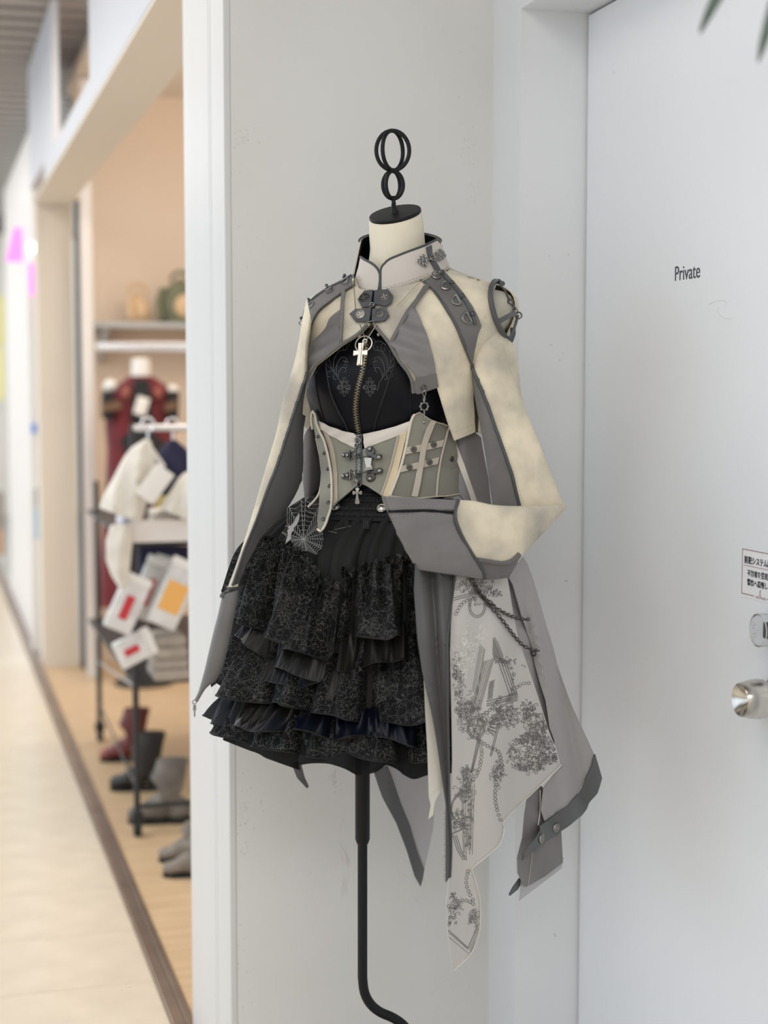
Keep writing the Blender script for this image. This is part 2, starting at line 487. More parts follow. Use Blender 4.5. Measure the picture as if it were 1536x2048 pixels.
struct('pillar', MB().box((0.587, 8.41, 0), (0.772, 8.62, 2.47)).box((0.584, 8.405, 0), (0.775, 8.43, 0.07)), M_cream, label='cream pillar at the far end of the opening')
struct('pillar_gap_shade', MB().box((0.776, 8.3, 0), (0.80, 8.34, 2.47)), M_dark, label='dark strip painted in for the shaded gap beside the cream pillar')  # dark box stands in for the shade between pillar and post
struct('trim_5', MB().box((0.782, 8.04, 0), (0.838, 8.10, 3.05), bevel=0.004), M_white, label='white upright post beside the cream pillar')
struct('wall_far', MB().box((0.585, 9.1, 0), (0.8, 11.6, 2.9)).box((0.585, 8.62, 2.3), (0.8, 9.1, 2.9)), M_white, label='pale shop front panel beyond the pillar')
struct('wall_light_block', MB().box((-9, -3.2, 0), (2.6, -3.0, 3.3)), M_cream, label='unseen wall added behind the viewer to block light')  # added out of view so camera-facing walls get less world light
struct('wall_far_end', MB().box((-3, 18.6, 0), (2.6, 18.8, 3.3)), M_cream, label='cream wall at the far end of the corridor')
# ------------------------------------------------------------------ the shop behind (out of focus)
M_grayshelf = material('grey_shelf', (0.47, 0.48, 0.48), 0.35)
M_chrome = material('satin_chrome', (0.82, 0.84, 0.90), 0.2, metal=0.6)
M_olive = material('olive_canvas', (0.20, 0.21, 0.14), 0.8, col2=(0.14, 0.15, 0.10), scale=14)
M_tan = material('tan_canvas', (0.66, 0.47, 0.29), 0.8)
M_wine = material('wine_red_velvet', (0.17, 0.010, 0.018), 0.7, col2=(0.10, 0.006, 0.012), scale=9, sheen=0.3)
M_night = material('black_cloth', (0.018, 0.017, 0.022), 0.75)
M_gold = material('dull_gold_trim', (0.16, 0.09, 0.05), 0.5)
M_form = material('white_form', (0.84, 0.83, 0.80), 0.6)
M_ivory = material('ivory_cloth', (0.80, 0.77, 0.70), 0.8, col2=(0.70, 0.67, 0.61), scale=20, bump=0.3, bscale=25)
M_navy = material('navy_cloth', (0.02, 0.02, 0.06), 0.8)
M_blackmetal = material('black_metal', (0.02, 0.02, 0.022), 0.4)
M_burg = material('burgundy_leather', (0.16, 0.03, 0.03), 0.35, col2=(0.10, 0.02, 0.022), scale=12)
M_burg2 = material('scuffed_burgundy_toe', (0.33, 0.09, 0.06), 0.35)
M_bootblk = material('black_leather', (0.022, 0.021, 0.023), 0.4)
M_bootgry = material('grey_suede', (0.15, 0.135, 0.12), 0.85, col2=(0.22, 0.20, 0.18), scale=18)
M_shoetan = material('taupe_suede', (0.27, 0.235, 0.20), 0.8, col2=(0.20, 0.17, 0.15), scale=16)
M_sole = material('black_rubber', (0.015, 0.015, 0.015), 0.7)
M_pack = material('glossy_bag', (0.80, 0.80, 0.80), 0.18, col2=(0.62, 0.62, 0.62), scale=14)
M_redprint = material('red_print', (0.55, 0.03, 0.05), 0.5)
M_orange = material('orange_card', (0.85, 0.45, 0.12), 0.5)
M_taupe = material('taupe_knit', (0.42, 0.37, 0.32), 0.85, col2=(0.33, 0.29, 0.25), scale=16, bump=0.4, bscale=30)
M_lilac = material('lilac_print', (0.62, 0.60, 0.68), 0.7, col2=(0.35, 0.36, 0.52), scale=26, lo=0.5, hi=0.6)
M_yellow = material('yellow_card', (0.80, 0.70, 0.34), 0.6)

# wall shelf and hanging rail
a = at(190, 650, 8.2)
sh = empty('wall_shelf', (1.4, 8.35, a.z))
tag(sh, 'grey wall shelf holding the bags at the shop back wall', 'shelf')
link('shelf_board', MB().box((a.x, 8.12, a.z - 0.014), (2.3, 8.5, a.z + 0.014), bevel=0.004), M_grayshelf, sh)
for x in (a.x + 0.06, a.x + 0.75):
    link('bracket', MB().prism([(0, 0), (0.34, 0), (0.34, -0.18), (0.31, -0.18), (0.02, -0.02)], -0.008, 0.008, Matrix(((0, 0, 1, x), (1, 0, 0, 8.155), (0, 1, 0, a.z - 0.014), (0, 0, 0, 1)))), M_grayshelf, sh, smooth=False)
b = at(190, 693, 8.1)
rl = empty('hanging_rail', (1.4, 8.2, b.z))
tag(rl, 'bright satin hanging rail below the wall shelf', 'rail')
link('rail_bar', MB().box((b.x, 8.08, b.z - 0.022), (2.3, 8.11, b.z + 0.022), bevel=0.006), M_chrome, rl)
for x in (b.x + 0.1, 2.2):
    link('rail_arm', MB().box((x - 0.012, 8.1, b.z - 0.012), (x + 0.012, 8.5, b.z + 0.012)), M_chrome, rl, smooth=False)

# bags on the shelf
def bag(name, px, w, hgt, Y, m1, m2, label):
    c = at(px, 650, Y)
    z0 = at(190, 650, 8.2).z + 0.0145
    e = empty(name, (c.x, Y, z0))
    tag(e, label, 'bag', 'bags on the wall shelf')
    rr = []
    for i in range(9):
        t = i / 8
        s = (1 - (2 * t - 0.75) ** 2 * 0.32 - 0.45 * t ** 4)
        rr.append([Vector((c.x + w / 2 * s * math.copysign(abs(math.cos(q)) ** 0.6, math.cos(q)), Y + 0.11 * s * math.copysign(abs(math.sin(q)) ** 0.6, math.sin(q)), z0 + hgt * t)) for q in [2 * math.pi * k / 20 for k in range(20)]])
    link('bag_body', MB().rings(rr), m1, e)
    link('front_pocket', MB().ball((0, 0, 0), (w * 0.3, 0.035, hgt * 0.28), 16, 8, Matrix.Translation((c.x + w * 0.08, Y - 0.10, z0 + hgt * 0.36))), m2, e)
    link('carry_handle', MB().torus(0.05, 0.012, Matrix.Translation((c.x, Y, z0 + hgt * 0.93)) @ Matrix.Rotation(math.pi / 2, 4, 'X'), 18, 6, 0, math.pi), m1, e)
    link('shoulder_strap', MB().tube([(c.x - w * 0.42, Y - 0.06, z0 + hgt * 0.75), (c.x - w * 0.55, Y - 0.1, z0 + hgt * 0.45), (c.x - w * 0.48, Y - 0.1, z0 + 0.02)], 0.016, 6), m1, e)
bag('duffel_bag', 276, 0.10, 0.17, 8.28, M_tan, M_tan, 'small tan bag on the wall shelf left of the olive bag')
bag('duffel_bag', 362, 0.25, 0.24, 8.28, M_olive, M_tan, 'olive canvas bag with tan pocket on the wall shelf')

# red coat on a white display form
Y = 7.75
e = empty('display_form', (at(283, 1200, Y).x, Y + 0.05, 0))
tag(e, 'white display bust form carrying the wine red coat', 'display form')
nk = at(283, 738, Y)
link('neck', MB().lathe([(0.050, -0.06), (0.048, 0.0), (0.046, 0.045), (0.03, 0.055)], 20, Matrix.Translation((nk.x, Y + 0.02, nk.z))), M_form, e)
for px, py in ((222, 772), (346, 782)):
    s = at(px, py, Y)
    link('shoulder_cap', MB().ball((s.x, Y + 0.02, s.z), (0.036, 0.045, 0.034), 16, 10), M_form, e)
link('stand_pole', MB().tube([(nk.x, Y + 0.06, nk.z), (nk.x, Y + 0.06, 0.02)], 0.014, 10), M_blackmetal, e)
link('stand_base', MB().lathe([(0.15, 0.0), (0.15, 0.012), (0.02, 0.022)], 28, Matrix.Translation((nk.x, Y + 0.06, 0))), M_blackmetal, e)
c = empty('red_coat', (nk.x, Y, at(283, 1200, Y).z))
tag(c, 'wine red and black long coat on the white display form', 'coat')
rows = [(752, 258, 306), (775, 228, 340), (800, 212, 356), (850, 210, 354), (900, 214, 345), (960, 212, 346), (1040, 205, 352), (1130, 200, 360), (1215, 196, 366)]
rr = []
for i, (py, l, r) in enumerate(rows):
    L_, R_ = at(l, py, Y), at(r, py, Y)
    h = (R_.x - L_.x) / 2
    cx = (R_.x + L_.x) / 2
    rr.append([Vector((cx + h * math.cos(q), Y + 0.02 + 0.09 * (0.6 if i < 2 else 1) * math.sin(q) * (1 + 0.10 * math.sin(9 * q) * (i > 4)), L_.z)) for q in [2 * math.pi * k / 36 for k in range(36)]])
link('coat_body', MB().rings(rr), M_wine, c)
def strip(poly, Y, th, mat, name, par):
    mb = MB()
    mb.prism([(0, 0)] * 0 or [(at(x, y, Y).x, at(x, y, Y).z) for x, y in poly], -th / 2, th / 2, Matrix(((1, 0, 0, 0), (0, 0, 1, Y), (0, 1, 0, 0), (0, 0, 0, 1))))
    return link(name, mb, mat, par, smooth=False)
strip([(268, 760), (298, 760), (302, 820), (296, 1000), (290, 1200), (262, 1200), (258, 1000), (262, 820)], Y - 0.075, 0.03, M_night, 'front_panel', c)
strip([(240, 880), (262, 862), (300, 862), (330, 885), (318, 905), (250, 905)], Y - 0.08, 0.03, M_night, 'waist_panel', c)
for x in (214, 345):
    strip([(x - 10, 782), (x + 12, 782), (x + 10, 842), (x - 10, 836)], Y - 0.05, 0.05, M_night, 'sleeve_top', c)
for x in (252, 316):
    link('rosette', MB().ball(at(x, 786, Y - 0.085), (0.022, 0.02, 0.03), 12, 8), material('dusky_rose', (0.33, 0.10, 0.08), 0.7) if x == 252 else bpy.data.materials['dusky_rose'], c)
strip([(205, 808), (240, 800), (244, 818), (206, 824)], Y - 0.09, 0.02, M_gold, 'gold_cuff', c)
strip([(330, 808), (352, 800), (354, 818), (330, 824)], Y - 0.09, 0.02, M_gold, 'gold_cuff', c)
thing('price_tag', MB().box((-0.03, -0.004, -0.045), (0.03, 0.004, 0.045), Matrix.Translation(at(283, 812, Y - 0.14)) @ Matrix.Rotation(0.3, 4, 'Y'), 0.003), M_form, 'white price tag hanging on the front of the red coat', 'tag')

# rolling garment rack with two trays
zf = 0.0
YR = 5.12
xF = at(275, 1672, YR).x
PB = at_z(200, 1482, 0.0)
xB, YB = PB.x, PB.y
XR2 = xF + 0.75
rk = empty('garment_rack', (xF + 0.3, (YR + YB) / 2, 0))
tag(rk, 'black wheeled garment rack with trays in the shop', 'rack')
ztop = at(275, 850, YR).z
z1 = at(275, 1085, YR).z
z2 = at(275, 1362, YR).z
for (x, y, zt) in ((xF, YR, ztop), (xB, YB, z1 + 0.12), (XR2, YR, ztop), (XR2, YB, z1 + 0.12)):
    link('post', MB().tube([(x, y, 0.075), (x, y, zt)], 0.011, 10), M_blackmetal, rk)
    cs = link('caster', MB().lathe([(0.026, -0.012), (0.028, -0.008), (0.028, 0.008), (0.026, 0.012)], 18, Matrix.Translation((x, y, 0.029)) @ Matrix.Rotation(math.pi / 2, 4, 'Y')), M_sole, rk)
    link('caster_fork', MB().box((x - 0.02, y - 0.016, 0.045), (x + 0.02, y + 0.016, 0.08), bevel=0.004), M_blackmetal, cs)
link('hanging_bar', MB().tube([(xF, YR, ztop - 0.01), (XR2, YR, ztop - 0.01)], 0.012, 10), M_chrome, rk)
for z in (z1, z2):
    link('tray', MB().box((xF - 0.01, YR - 0.01, z - 0.012), (XR2 + 0.01, YB + 0.01, z + 0.0), bevel=0.003), M_blackmetal, rk)
link('side_rail', MB().tube([(xF, YR, 0.16), (xB, YB, 0.16)], 0.004, 8), M_blackmetal, rk)
link('side_rail', MB().tube([(xF, YR, 0.10), (XR2, YR, 0.10)], 0.008, 8), M_blackmetal, rk)
link('brace', MB().tube([(xB, YB, 0.34), (xF, YR, z2 - 0.02)], 0.004, 8), M_grayshelf, rk)
link('tray_lip', MB().box((xF - 0.012, YR - 0.022, z1 + 0.002), (XR2, YR - 0.012, z1 + 0.075)), M_white, rk, smooth=False)

# garments on hangers
def garment(px0, py0, px1, py1, w, Y, mat, label, name='hanging_blouse'):
    t = at(px0, py0, Y)
    b = at(px1, py1, Y)
    e = empty(name, (b.x, Y, b.z))
    tag(e, label, 'blouse', 'clothes on the garment rack')
    d = (b - t)
    n = Vector((d.z, 0, -d.x)).normalized()
    rr = []
    for i in range(8):
        s = i / 7
        c = t + d * s
        ww = w * (0.16 + 0.84 * min(1, s * 3) ** 0.6) * (1 - 0.12 * math.sin(s * 5))
        rr.append([c + n * (ww / 2 * math.cos(q)) + Vector((0, 0.05 * (0.3 + 0.7 * min(1, s * 3)) * math.sin(q) * (1 + 0.25 * math.sin(5 * q + i)), 0)) for q in [2 * math.pi * k / 24 for k in range(24)]])
    link('cloth', MB().rings(rr), mat, e)
    hk = Matrix.Translation(t + Vector((0, 0, 0.05))) @ Matrix.Rotation(math.pi / 2, 4, 'X')
    link('hanger_hook', MB().torus(0.022, 0.004, hk, 16, 6, -1.2, 3.6).tube([t + Vector((0, 0, 0.03)), t + Vector((0, 0, -0.02))], 0.004, 6), M_chrome, e)
    link('hanger_bar', MB().tube([t + n * (-w * 0.42) + Vector((0, 0, -0.07)), t + Vector((0, 0, -0.012)), t + n * (w * 0.42) + Vector((0, 0, -0.07))], 0.008, 6), M_form, e)
    return e
garment(296, 880, 240, 1030, 0.13, YR - 0.02, M_ivory, 'ivory blouse on a hanger leaning over the tray, leftmost on the rack')
garment(345, 880, 352, 1000, 0.14, YR + 0.05, M_navy, 'navy garment on a hanger beside the ivory blouse')
garment(392, 940, 352, 1030, 0.10, YR - 0.05, M_ivory, 'pale garment partly hidden by the wall end on the rack')
thing('price_card', MB().box((-0.035, -0.003, -0.06), (0.035, 0.003, 0.06), Matrix.Translation(at(310, 968, YR - 0.1)) @ Matrix.Rotation(0.65, 4, 'Y'), 0.002), M_form, 'white card hanging between ivory and navy garments', 'card')
# folded things on the upper tray
def fold(px0, px1, py_top, Y, zb, mat, name, label, cat, n=3):
    a, b = at(px0, py_top, Y), at(px1, py_top, Y)
    h = (a.z - zb)
    e = empty(name, ((a.x + b.x) / 2, Y, zb))
    tag(e, label, cat)
    for i in range(n):
        k = i / n
        link('fold', MB().box((a.x + 0.01 * k, Y - 0.09 + 0.01 * (i % 2), zb + h * k + 0.0005), (b.x - 0.012 * k, Y + 0.1, zb + h * (k + 1 / n)), bevel=min(0.012, h / n * 0.45)), mat, e)
fold(236, 270, 1010, YR + 0.13, z1 + 0.0005, M_lilac, 'folded_scarf', 'lilac printed scarf folded at the left end of the upper tray', 'scarf')
fold(300, 345, 1020, YR + 0.12, z1 + 0.0005, M_ivory, 'folded_shirt', 'ivory folded shirt on the upper tray', 'shirt')
fold(348, 400, 1005, YR + 0.11, z1 + 0.0005, M_taupe, 'folded_shirt', 'taupe folded shirt at the right of the upper tray', 'shirt')
thing('small_card', MB().box((-0.022, -0.003, -0.02), (0.022, 0.003, 0.02), Matrix.Translation(at(325, 1003, YR + 0.0)), 0.002), M_yellow, 'small yellow card standing on the upper tray', 'card')
# ivory sleeve hanging over the tray edge
c0 = at(236, 1062, YR - 0.05)
rr = []
for i, (py, l, r) in enumerate([(1050, 222, 262), (1080, 212, 266), (1120, 212, 262), (1150, 222, 258), (1172, 236, 256)]):
    A, B = at(l, py, YR - 0.05), at(r, py, YR - 0.05)
    cx, h = (A.x + B.x) / 2, (B.x - A.x) / 2
    rr.append([Vector((cx + h * math.cos(q), YR - 0.05 + 0.028 * math.sin(q) * (1 + 0.3 * math.sin(4 * q + i)), A.z)) for q in [2 * math.pi * k / 20 for k in range(20)]])
thing('draped_shawl', MB().rings(rr), M_ivory, 'ivory shawl draped over the left edge of the upper tray', 'shawl')
# packages on the lower tray
def pack(cx, cy, wpx, hpx, rot, lean, Y, mat, label, print_mat=None, psz=0.5):
    c = at(cx, cy, Y)
    s = 1 / 588.0
    w, h = wpx * s, hpx * s
    m = Matrix.Translation(c) @ Matrix.Rotation(rot, 4, 'Y') @ Matrix.Rotation(lean, 4, 'X')
    e = empty('clear_package', (c.x, c.y, c.z - h / 2))
    tag(e, label, 'package', 'packages on the lower tray')
    link('packet', MB().box((-w / 2, -0.014, -h / 2), (w / 2, 0.014, h / 2), m, 0.008), mat, e)
    link('header_card', MB().box((-w / 2, -0.006, h / 2), (w / 2, 0.006, h / 2 + 0.03), m, 0.002), M_form, e)
    if print_mat:
        link('print', MB().box((-w * psz / 2, -0.0165, -h * 0.25), (w * psz / 2, -0.0142, h * 0.25), m), print_mat, e, smooth=False)
pack(252, 1215, 56, 96, 0.45, -0.1, YR - 0.05, M_pack, 'white glossy package with red print, leftmost on the lower tray', M_redprint, 0.3)
pack(296, 1185, 50, 110, 0.40, -0.15, YR + 0.045, M_pack, 'white glossy package with red emblem behind the leftmost one', M_redprint, 0.25)
pack(345, 1195, 60, 120, 0.45, -0.1, YR - 0.03, M_pack, 'white glossy package with a large orange card', M_orange, 0.7)
pack(330, 1165, 60, 70, 0.3, -0.2, YR + 0.11, M_pack, 'clear package standing behind the orange one')
pack(262, 1300, 56, 60, 1.15, -0.1, YR - 0.04, M_pack, 'white package lying low at the left end of the lower tray', M_redprint, 0.25)
fold(300, 372, 1268, YR + 0.05, z2 + 0.0005, M_taupe, 'knit_stack', 'taupe knitwear stacked at the lower tray', 'knitwear', 4)
# thin flat dark panel under the upper tray
strip([(277, 1092), (376, 1092), (376, 1130), (352, 1128), (330, 1150), (277, 1160)], YR + 0.3, 0.05, M_navy, 'dark_backdrop', rk)

# boots and shoes on the planks
def boot(name, toe_px, heel_px, top_py, Y, mat, mat_toe, label, group, laces=False, shaft=None, shift=0):
    """side-on boot: toe to the left; every ring is a slice across the foot"""
    t, h = at_z(toe_px[0], toe_px[1], 0.0), at_z(heel_px[0], heel_px[1], 0.0)
    d = Vector((h.x - t.x, h.y - t.y, 0))
    L = d.length
    u = d.normalized()
    v = Vector((-u.y, u.x, 0))
    top = at(heel_px[0] - 20, top_py, h.y).z if shaft is None else shaft
    e = empty(name, (t + d * 0.5).to_tuple())
    tag(e, label, 'boot' if top > 0.13 else 'shoe', group)
    foot_h = L * 0.26
    sole = L * 0.06
    rr = []
    outline = [(0.00, 0.15, 0.03), (0.03, 0.20, 0.10), (0.10, 0.24, 0.15), (0.22, 0.30, 0.18), (0.36, 0.40, 0.17)]
    for s, hh, w in outline:
        zt = L * hh
        rr.append([t + u * (L * s) + v * (L * w * math.cos(q)) + Vector((0, 0, sole + (zt - sole) * (0.5 + 0.5 * math.sin(q)))) for q in [2 * math.pi * k / 18 for k in range(18)]])
    n_sh = 6
    for i in range(n_sh + 1):
        s = i / n_sh
        ang = min(1, s * 1.6) * math.pi / 2
        # rotate the slice from upright to level so the foot turns into the shaft
        cx = L * (0.55 + 0.15 * s + 0.04 * max(0, s - 0.5))
        cz = (L * 0.30) + (top - L * 0.30) * max(0, (s - 0.0)) if s > 0 else L * 0.28
        half_long = L * (0.30 - 0.05 * s)
        wv = L * (0.165 - 0.01 * s)
        ring = []
        for k in range(18):
            q = 2 * math.pi * k / 18
            a, b = math.cos(q), math.sin(q)
            ring.append(t + u * (cx - half_long * b * math.sin(ang) * 1.0 + (0 if s > 0 else 0)) + v * (wv * a) + Vector((0, 0, cz + half_long * b * math.cos(ang) * 0.8)))
        rr.append(ring)
    link('upper', MB().rings(rr), mat, e)
    # heel counter closes the back of the foot
    link('heel_counter', MB().ball((0, 0, 0), (L * 0.20, L * 0.145, L * 0.2), 16, 10, Matrix(((u.x, v.x, 0, (t + u * L * 0.80).x), (u.y, v.y, 0, (t + u * L * 0.80).y), (0, 0, 1, sole + L * 0.16), (0, 0, 0, 1)))), mat, e)
    link('toe_cap', MB().ball((0, 0, 0), (L * 0.15, L * 0.155, L * 0.115), 16, 10, Matrix(((u.x, v.x, 0, (t + u * L * 0.14).x), (u.y, v.y, 0, (t + u * L * 0.14).y), (0, 0, 1, sole + L * 0.09), (0, 0, 0, 1)))), mat_toe, e)
    sp = [(0.0, 0.05), (0.05, 0.12), (0.2, 0.175), (0.4, 0.16), (0.6, 0.14), (0.85, 0.145), (0.98, 0.1), (1.0, 0.05)]
    poly = [(s * L, w * L) for s, w in sp] + [(s * L, -w * L) for s, w in reversed(sp)]
    ms = Matrix(((u.x, v.x, 0, t.x), (u.y, v.y, 0, t.y), (0, 0, 1, 0), (0, 0, 0, 1)))
    so = link('sole', MB().prism(poly, 0.0, sole, ms), M_sole, e, smooth=False)
    link('heel', MB().prism([(L * 0.68, L * 0.12), (L * 0.98, L * 0.11), (L * 0.98, -L * 0.11), (L * 0.68, -L * 0.12)], 0.0005, sole + L * 0.04, ms), M_sole, so, smooth=False)
    link('collar', MB().rings([[p + Vector((0, 0, dz)) for p in rr[-1]] for dz in (-0.012, 0.006)]), mat, e)
    if laces:
        for i in range(4):
            s = 0.30 + 0.06 * i
            c = t + u * (L * (s + 0.02)) + Vector((0, 0, L * (0.42 + 0.12 * i)))
            link('lace', MB().tube([c - v * L * 0.12, c - u * L * 0.02, c + v * L * 0.12], 0.005, 6), M_bootblk, e)
    return e
boot('ankle_boot', (200, 1522), (304, 1520), 1420, 6.2, M_burg, M_burg2, 'burgundy ankle boot with red toe behind the black boot', 'boots on the shop floor')
boot('lace_up_boot', (220, 1580), (336, 1578), 1468, 5.7, M_bootblk, M_bootblk, 'black lace-up ankle boot between burgundy and grey boots', 'boots on the shop floor', laces=True)
boot('ankle_boot', (256, 1645), (382, 1643), 1522, 5.26, M_bootgry, M_bootgry, 'grey suede ankle boot behind the caster of the rack', 'boots on the shop floor')
boot('suede_shoe', (318, 1722), (428, 1722), 1640, 4.8, M_shoetan, M_shoetan, 'taupe suede shoe, farther of the pair cut by the wall end', 'boots on the shop floor', shaft=0.12)
boot('suede_shoe', (326, 1752), (440, 1750), 1660, 4.62, M_shoetan, M_shoetan, 'taupe suede shoe, nearer of the pair cut by the wall end', 'boots on the shop floor', shaft=0.12)

# far shop fronts: pink signs, lamp, goods
def far_box(name, px0, py0, px1, py1, X, mat, label, cat, th=0.04):
    a, b = at_x(px0, py0, X), at_x(px1, py1, X)
    ya, yb = min(a.y, b.y), max(a.y, b.y)
    return thing(name, MB().box((X - th, ya, b.z), (X, yb, a.z), bevel=0.01), mat, label, cat)
p0 = at(38, 490, 9.6)
thing('pink_pennant', MB().prism([(-0.08, -0.1), (0.05, -0.1), (0.10, 0.1), (-0.03, 0.1)], -0.012, 0.012, Matrix(((1, 0, 0, p0.x), (0, 0, 1, 9.6), (0, 1, 0, p0.z), (0, 0, 0, 1)))), M_pink, 'slanted pink sign high on the far shop front', 'sign', smooth=False)
p0 = at(69, 559, 9.02)
thing('pink_plate', MB().box((p0.x - 0.03, 9.0, p0.z - 0.09), (p0.x + 0.03, 9.03, p0.z + 0.09), bevel=0.006), M_pink, 'small upright pink sign beside the cream pillar', 'sign')
p0 = at(65, 495, 9.0)
lp = empty('spot_lamp', (p0.x, 9.05, p0.z))
tag(lp, 'small white spot lamp glowing beside the pink sign', 'lamp')
link('bulb', MB().ball((p0.x, 9.0, p0.z), 0.024, 14, 10), M_lamp, lp)
link('lamp_arm', MB().tube([(p0.x, 9.0, p0.z + 0.02), (p0.x, 9.06, p0.z + 0.06), (p0.x + 0.02, 9.15, p0.z + 0.06)], 0.008, 6), M_dark, lp)
p0 = at(73, 858, 8.95)
thing('blue_card', MB().box((p0.x - 0.02, 9.05, p0.z - 0.025), (p0.x + 0.02, 9.09, p0.z + 0.025), bevel=0.004), material('blue_card', (0.10, 0.25, 0.75), 0.5), 'small blue card on the far shop front', 'card')
p0, p1 = at(60, 975, 8.9), at(84, 1190, 8.9)
e = empty('goods_stand', ((p0.x + p1.x) / 2, 8.95, 0))
tag(e, 'pale narrow goods stand behind the cream pillar', 'stand')
link('stand_body', MB().box((p0.x, 8.9, 0.0), (p1.x, 9.05, p0.z), bevel=0.01), M_white, e)
link('blue_panel', MB().box((p1.x - 0.035, 8.89, p1.z + 0.32), (p1.x, 8.9, p0.z - 0.12)), material('pale_blue_panel', (0.42, 0.58, 0.75), 0.5), e, smooth=False)
link('grey_panel', MB().box((p1.x - 0.035, 8.89, p0.z - 0.11), (p1.x, 8.9, p0.z)), M_grayshelf, e, smooth=False)
for k, (py0, py1, col, lb) in enumerate([(590, 690, (0.75, 0.66, 0.25), 'yellow poster'), (695, 800, (0.80, 0.70, 0.30), 'mustard poster'), (830, 960, (0.62, 0.55, 0.50), 'taupe poster'), (985, 1060, (0.30, 0.24, 0.20), 'brown crate'), (1060, 1110, (0.50, 0.28, 0.17), 'rust brown crate')]):
    p0, p1 = at(-30, py0, 13.0), at(9, py1, 13.0)
    m = material('far_goods_%s' % lb.replace(' ', '_'), col, 0.7)
    thing('far_' + lb.split()[-1], MB().box((p0.x, 13.0, p1.z), (p1.x, 13.12, p0.z), bevel=0.01), m, lb + ' at the far left edge of the corridor view', lb.split()[-1])

# hanging plant by the door, only its leaf tips reach into the view
M_leaf = material('dark_green_leaf', (0.035, 0.06, 0.038), 0.4, col2=(0.06, 0.09, 0.06), scale=20)
M_pot = material('white_plastic_pot', (0.75, 0.75, 0.73), 0.5)
pc = Vector((0.93, 1.45, 2.13))
pl = empty('hanging_plant', pc)
tag(pl, 'hanging plant with long dark green leaves at the upper right', 'plant')
link('pot', MB().lathe([(0.06, -0.02), (0.085, 0.10), (0.09, 0.105), (0.09, 0.115), (0.08, 0.115)], 28, Matrix.Translation(pc)), M_pot, pl)
link('cord', MB().tube([pc + Vector((0, 0, 0.11)), Vector((pc.x, pc.y, 3.27))], 0.003, 6), M_dark, pl)
def leaf(tip, mid, w, root=None):
    root = root or pc + Vector((0, 0, 0.1))
    pts = []
    for i in range(11):
        t = i / 10
        pts.append(root * (1 - t) ** 2 + mid * 2 * t * (1 - t) + tip * t * t)
    side = (tip - root).cross(CAM - tip).normalized()
    mb = MB()
    vs, fs = [], []
    for i, p in enumerate(pts):
        t = i / 10
        ww = w * (0.35 + 0.65 * math.sin(math.pi * min(1, 0.25 + t * 0.62))) * (1 if t < 0.86 else max(0.05, (1 - t) / 0.14) ** 0.6)
        nrm = Vector((0, 0, 1))
        vs += [p - side * ww / 2 + nrm * 0.002, p - nrm * 0.003, p + side * ww / 2 + nrm * 0.002, p - nrm * 0.0045]
    for i in range(10):
        b = i * 4
        fs += [(b, b + 1, b + 5, b + 4), (b + 1, b + 2, b + 6, b + 5), (b + 2, b + 3, b + 7, b + 6), (b + 3, b, b + 4, b + 7)]
    mb.add(vs, fs)
    link('leaf', mb, M_leaf, pl)
D = 1.62
def atd(x, y, D): return CAM + ray(x, y) * D
leaf(atd(1400, 62, D), atd(1490, -90, D), 0.017)
leaf(atd(1516, 120, D), atd(1560, 10, D), 0.015)
leaf(pc + Vector((0.12, -0.1, -0.02)), pc + Vector((0.1, -0.06, 0.2)), 0.017)
leaf(pc + Vector((0.06, 0.16, 0.03)), pc + Vector((0.05, 0.1, 0.22)), 0.017)
leaf(pc + Vector((-0.1, -0.14, 0.08)), pc + Vector((-0.06, -0.08, 0.22)), 0.017)
# ------------------------------------------------------------------ the dress form: body shells in metres
ALPHA = math.radians(43)                  # the form is turned to the corridor
LAT = Vector((math.cos(ALPHA), -math.sin(ALPHA), 0))      # towards its own left side
FRT = Vector((-math.sin(ALPHA), -math.cos(ALPHA), 0))     # the way it faces
VB = math.radians(26)
YB0 = 2.6
def body_rows(rows, n=96, power=2.0, grow=0.0):
    """rows (height px, left px, right px, depth ratio): ellipses turned with the form whose outline fits the given width"""
    rr = []
    for py, l, r, k in rows:
        c = at((l + r) / 2, py, YB0)
        half = (at(r, py, YB0) - at(l, py, YB0)).length / 2
        a = half / math.sqrt(math.cos(VB) ** 2 + (k * math.sin(VB)) ** 2) + grow
        b = (a - grow) * k + grow
        ring = []
        for i in range(n):
            t = 2 * math.pi * i / n
            ct, s_ = math.cos(t), math.sin(t)
            e = 2.0 / power
            ring.append(c + LAT * (a * math.copysign(abs(ct) ** e, ct)) + FRT * (b * math.copysign(abs(s_) ** e, s_)))
        rr.append(ring)
    return rr
def densify(rows, step=9.0):
    out = []
    for a, b in zip(rows, rows[1:]):
        m = max(1, int(abs(b[0] - a[0]) / step))
        for i in range(m):
            t = i / m
            out.append(tuple(p + (q - p) * t for p, q in zip(a, b)))
    out.append(rows[-1])
    # light smoothing so the outline flows
    for _ in range(2):
        out = [out[0]] + [(out[i][0],) + tuple((out[i - 1][j] + 2 * out[i][j] + out[i + 1][j]) / 4 for j in (1, 2, 3)) for i in range(1, len(out) - 1)] + [out[-1]]
    return out
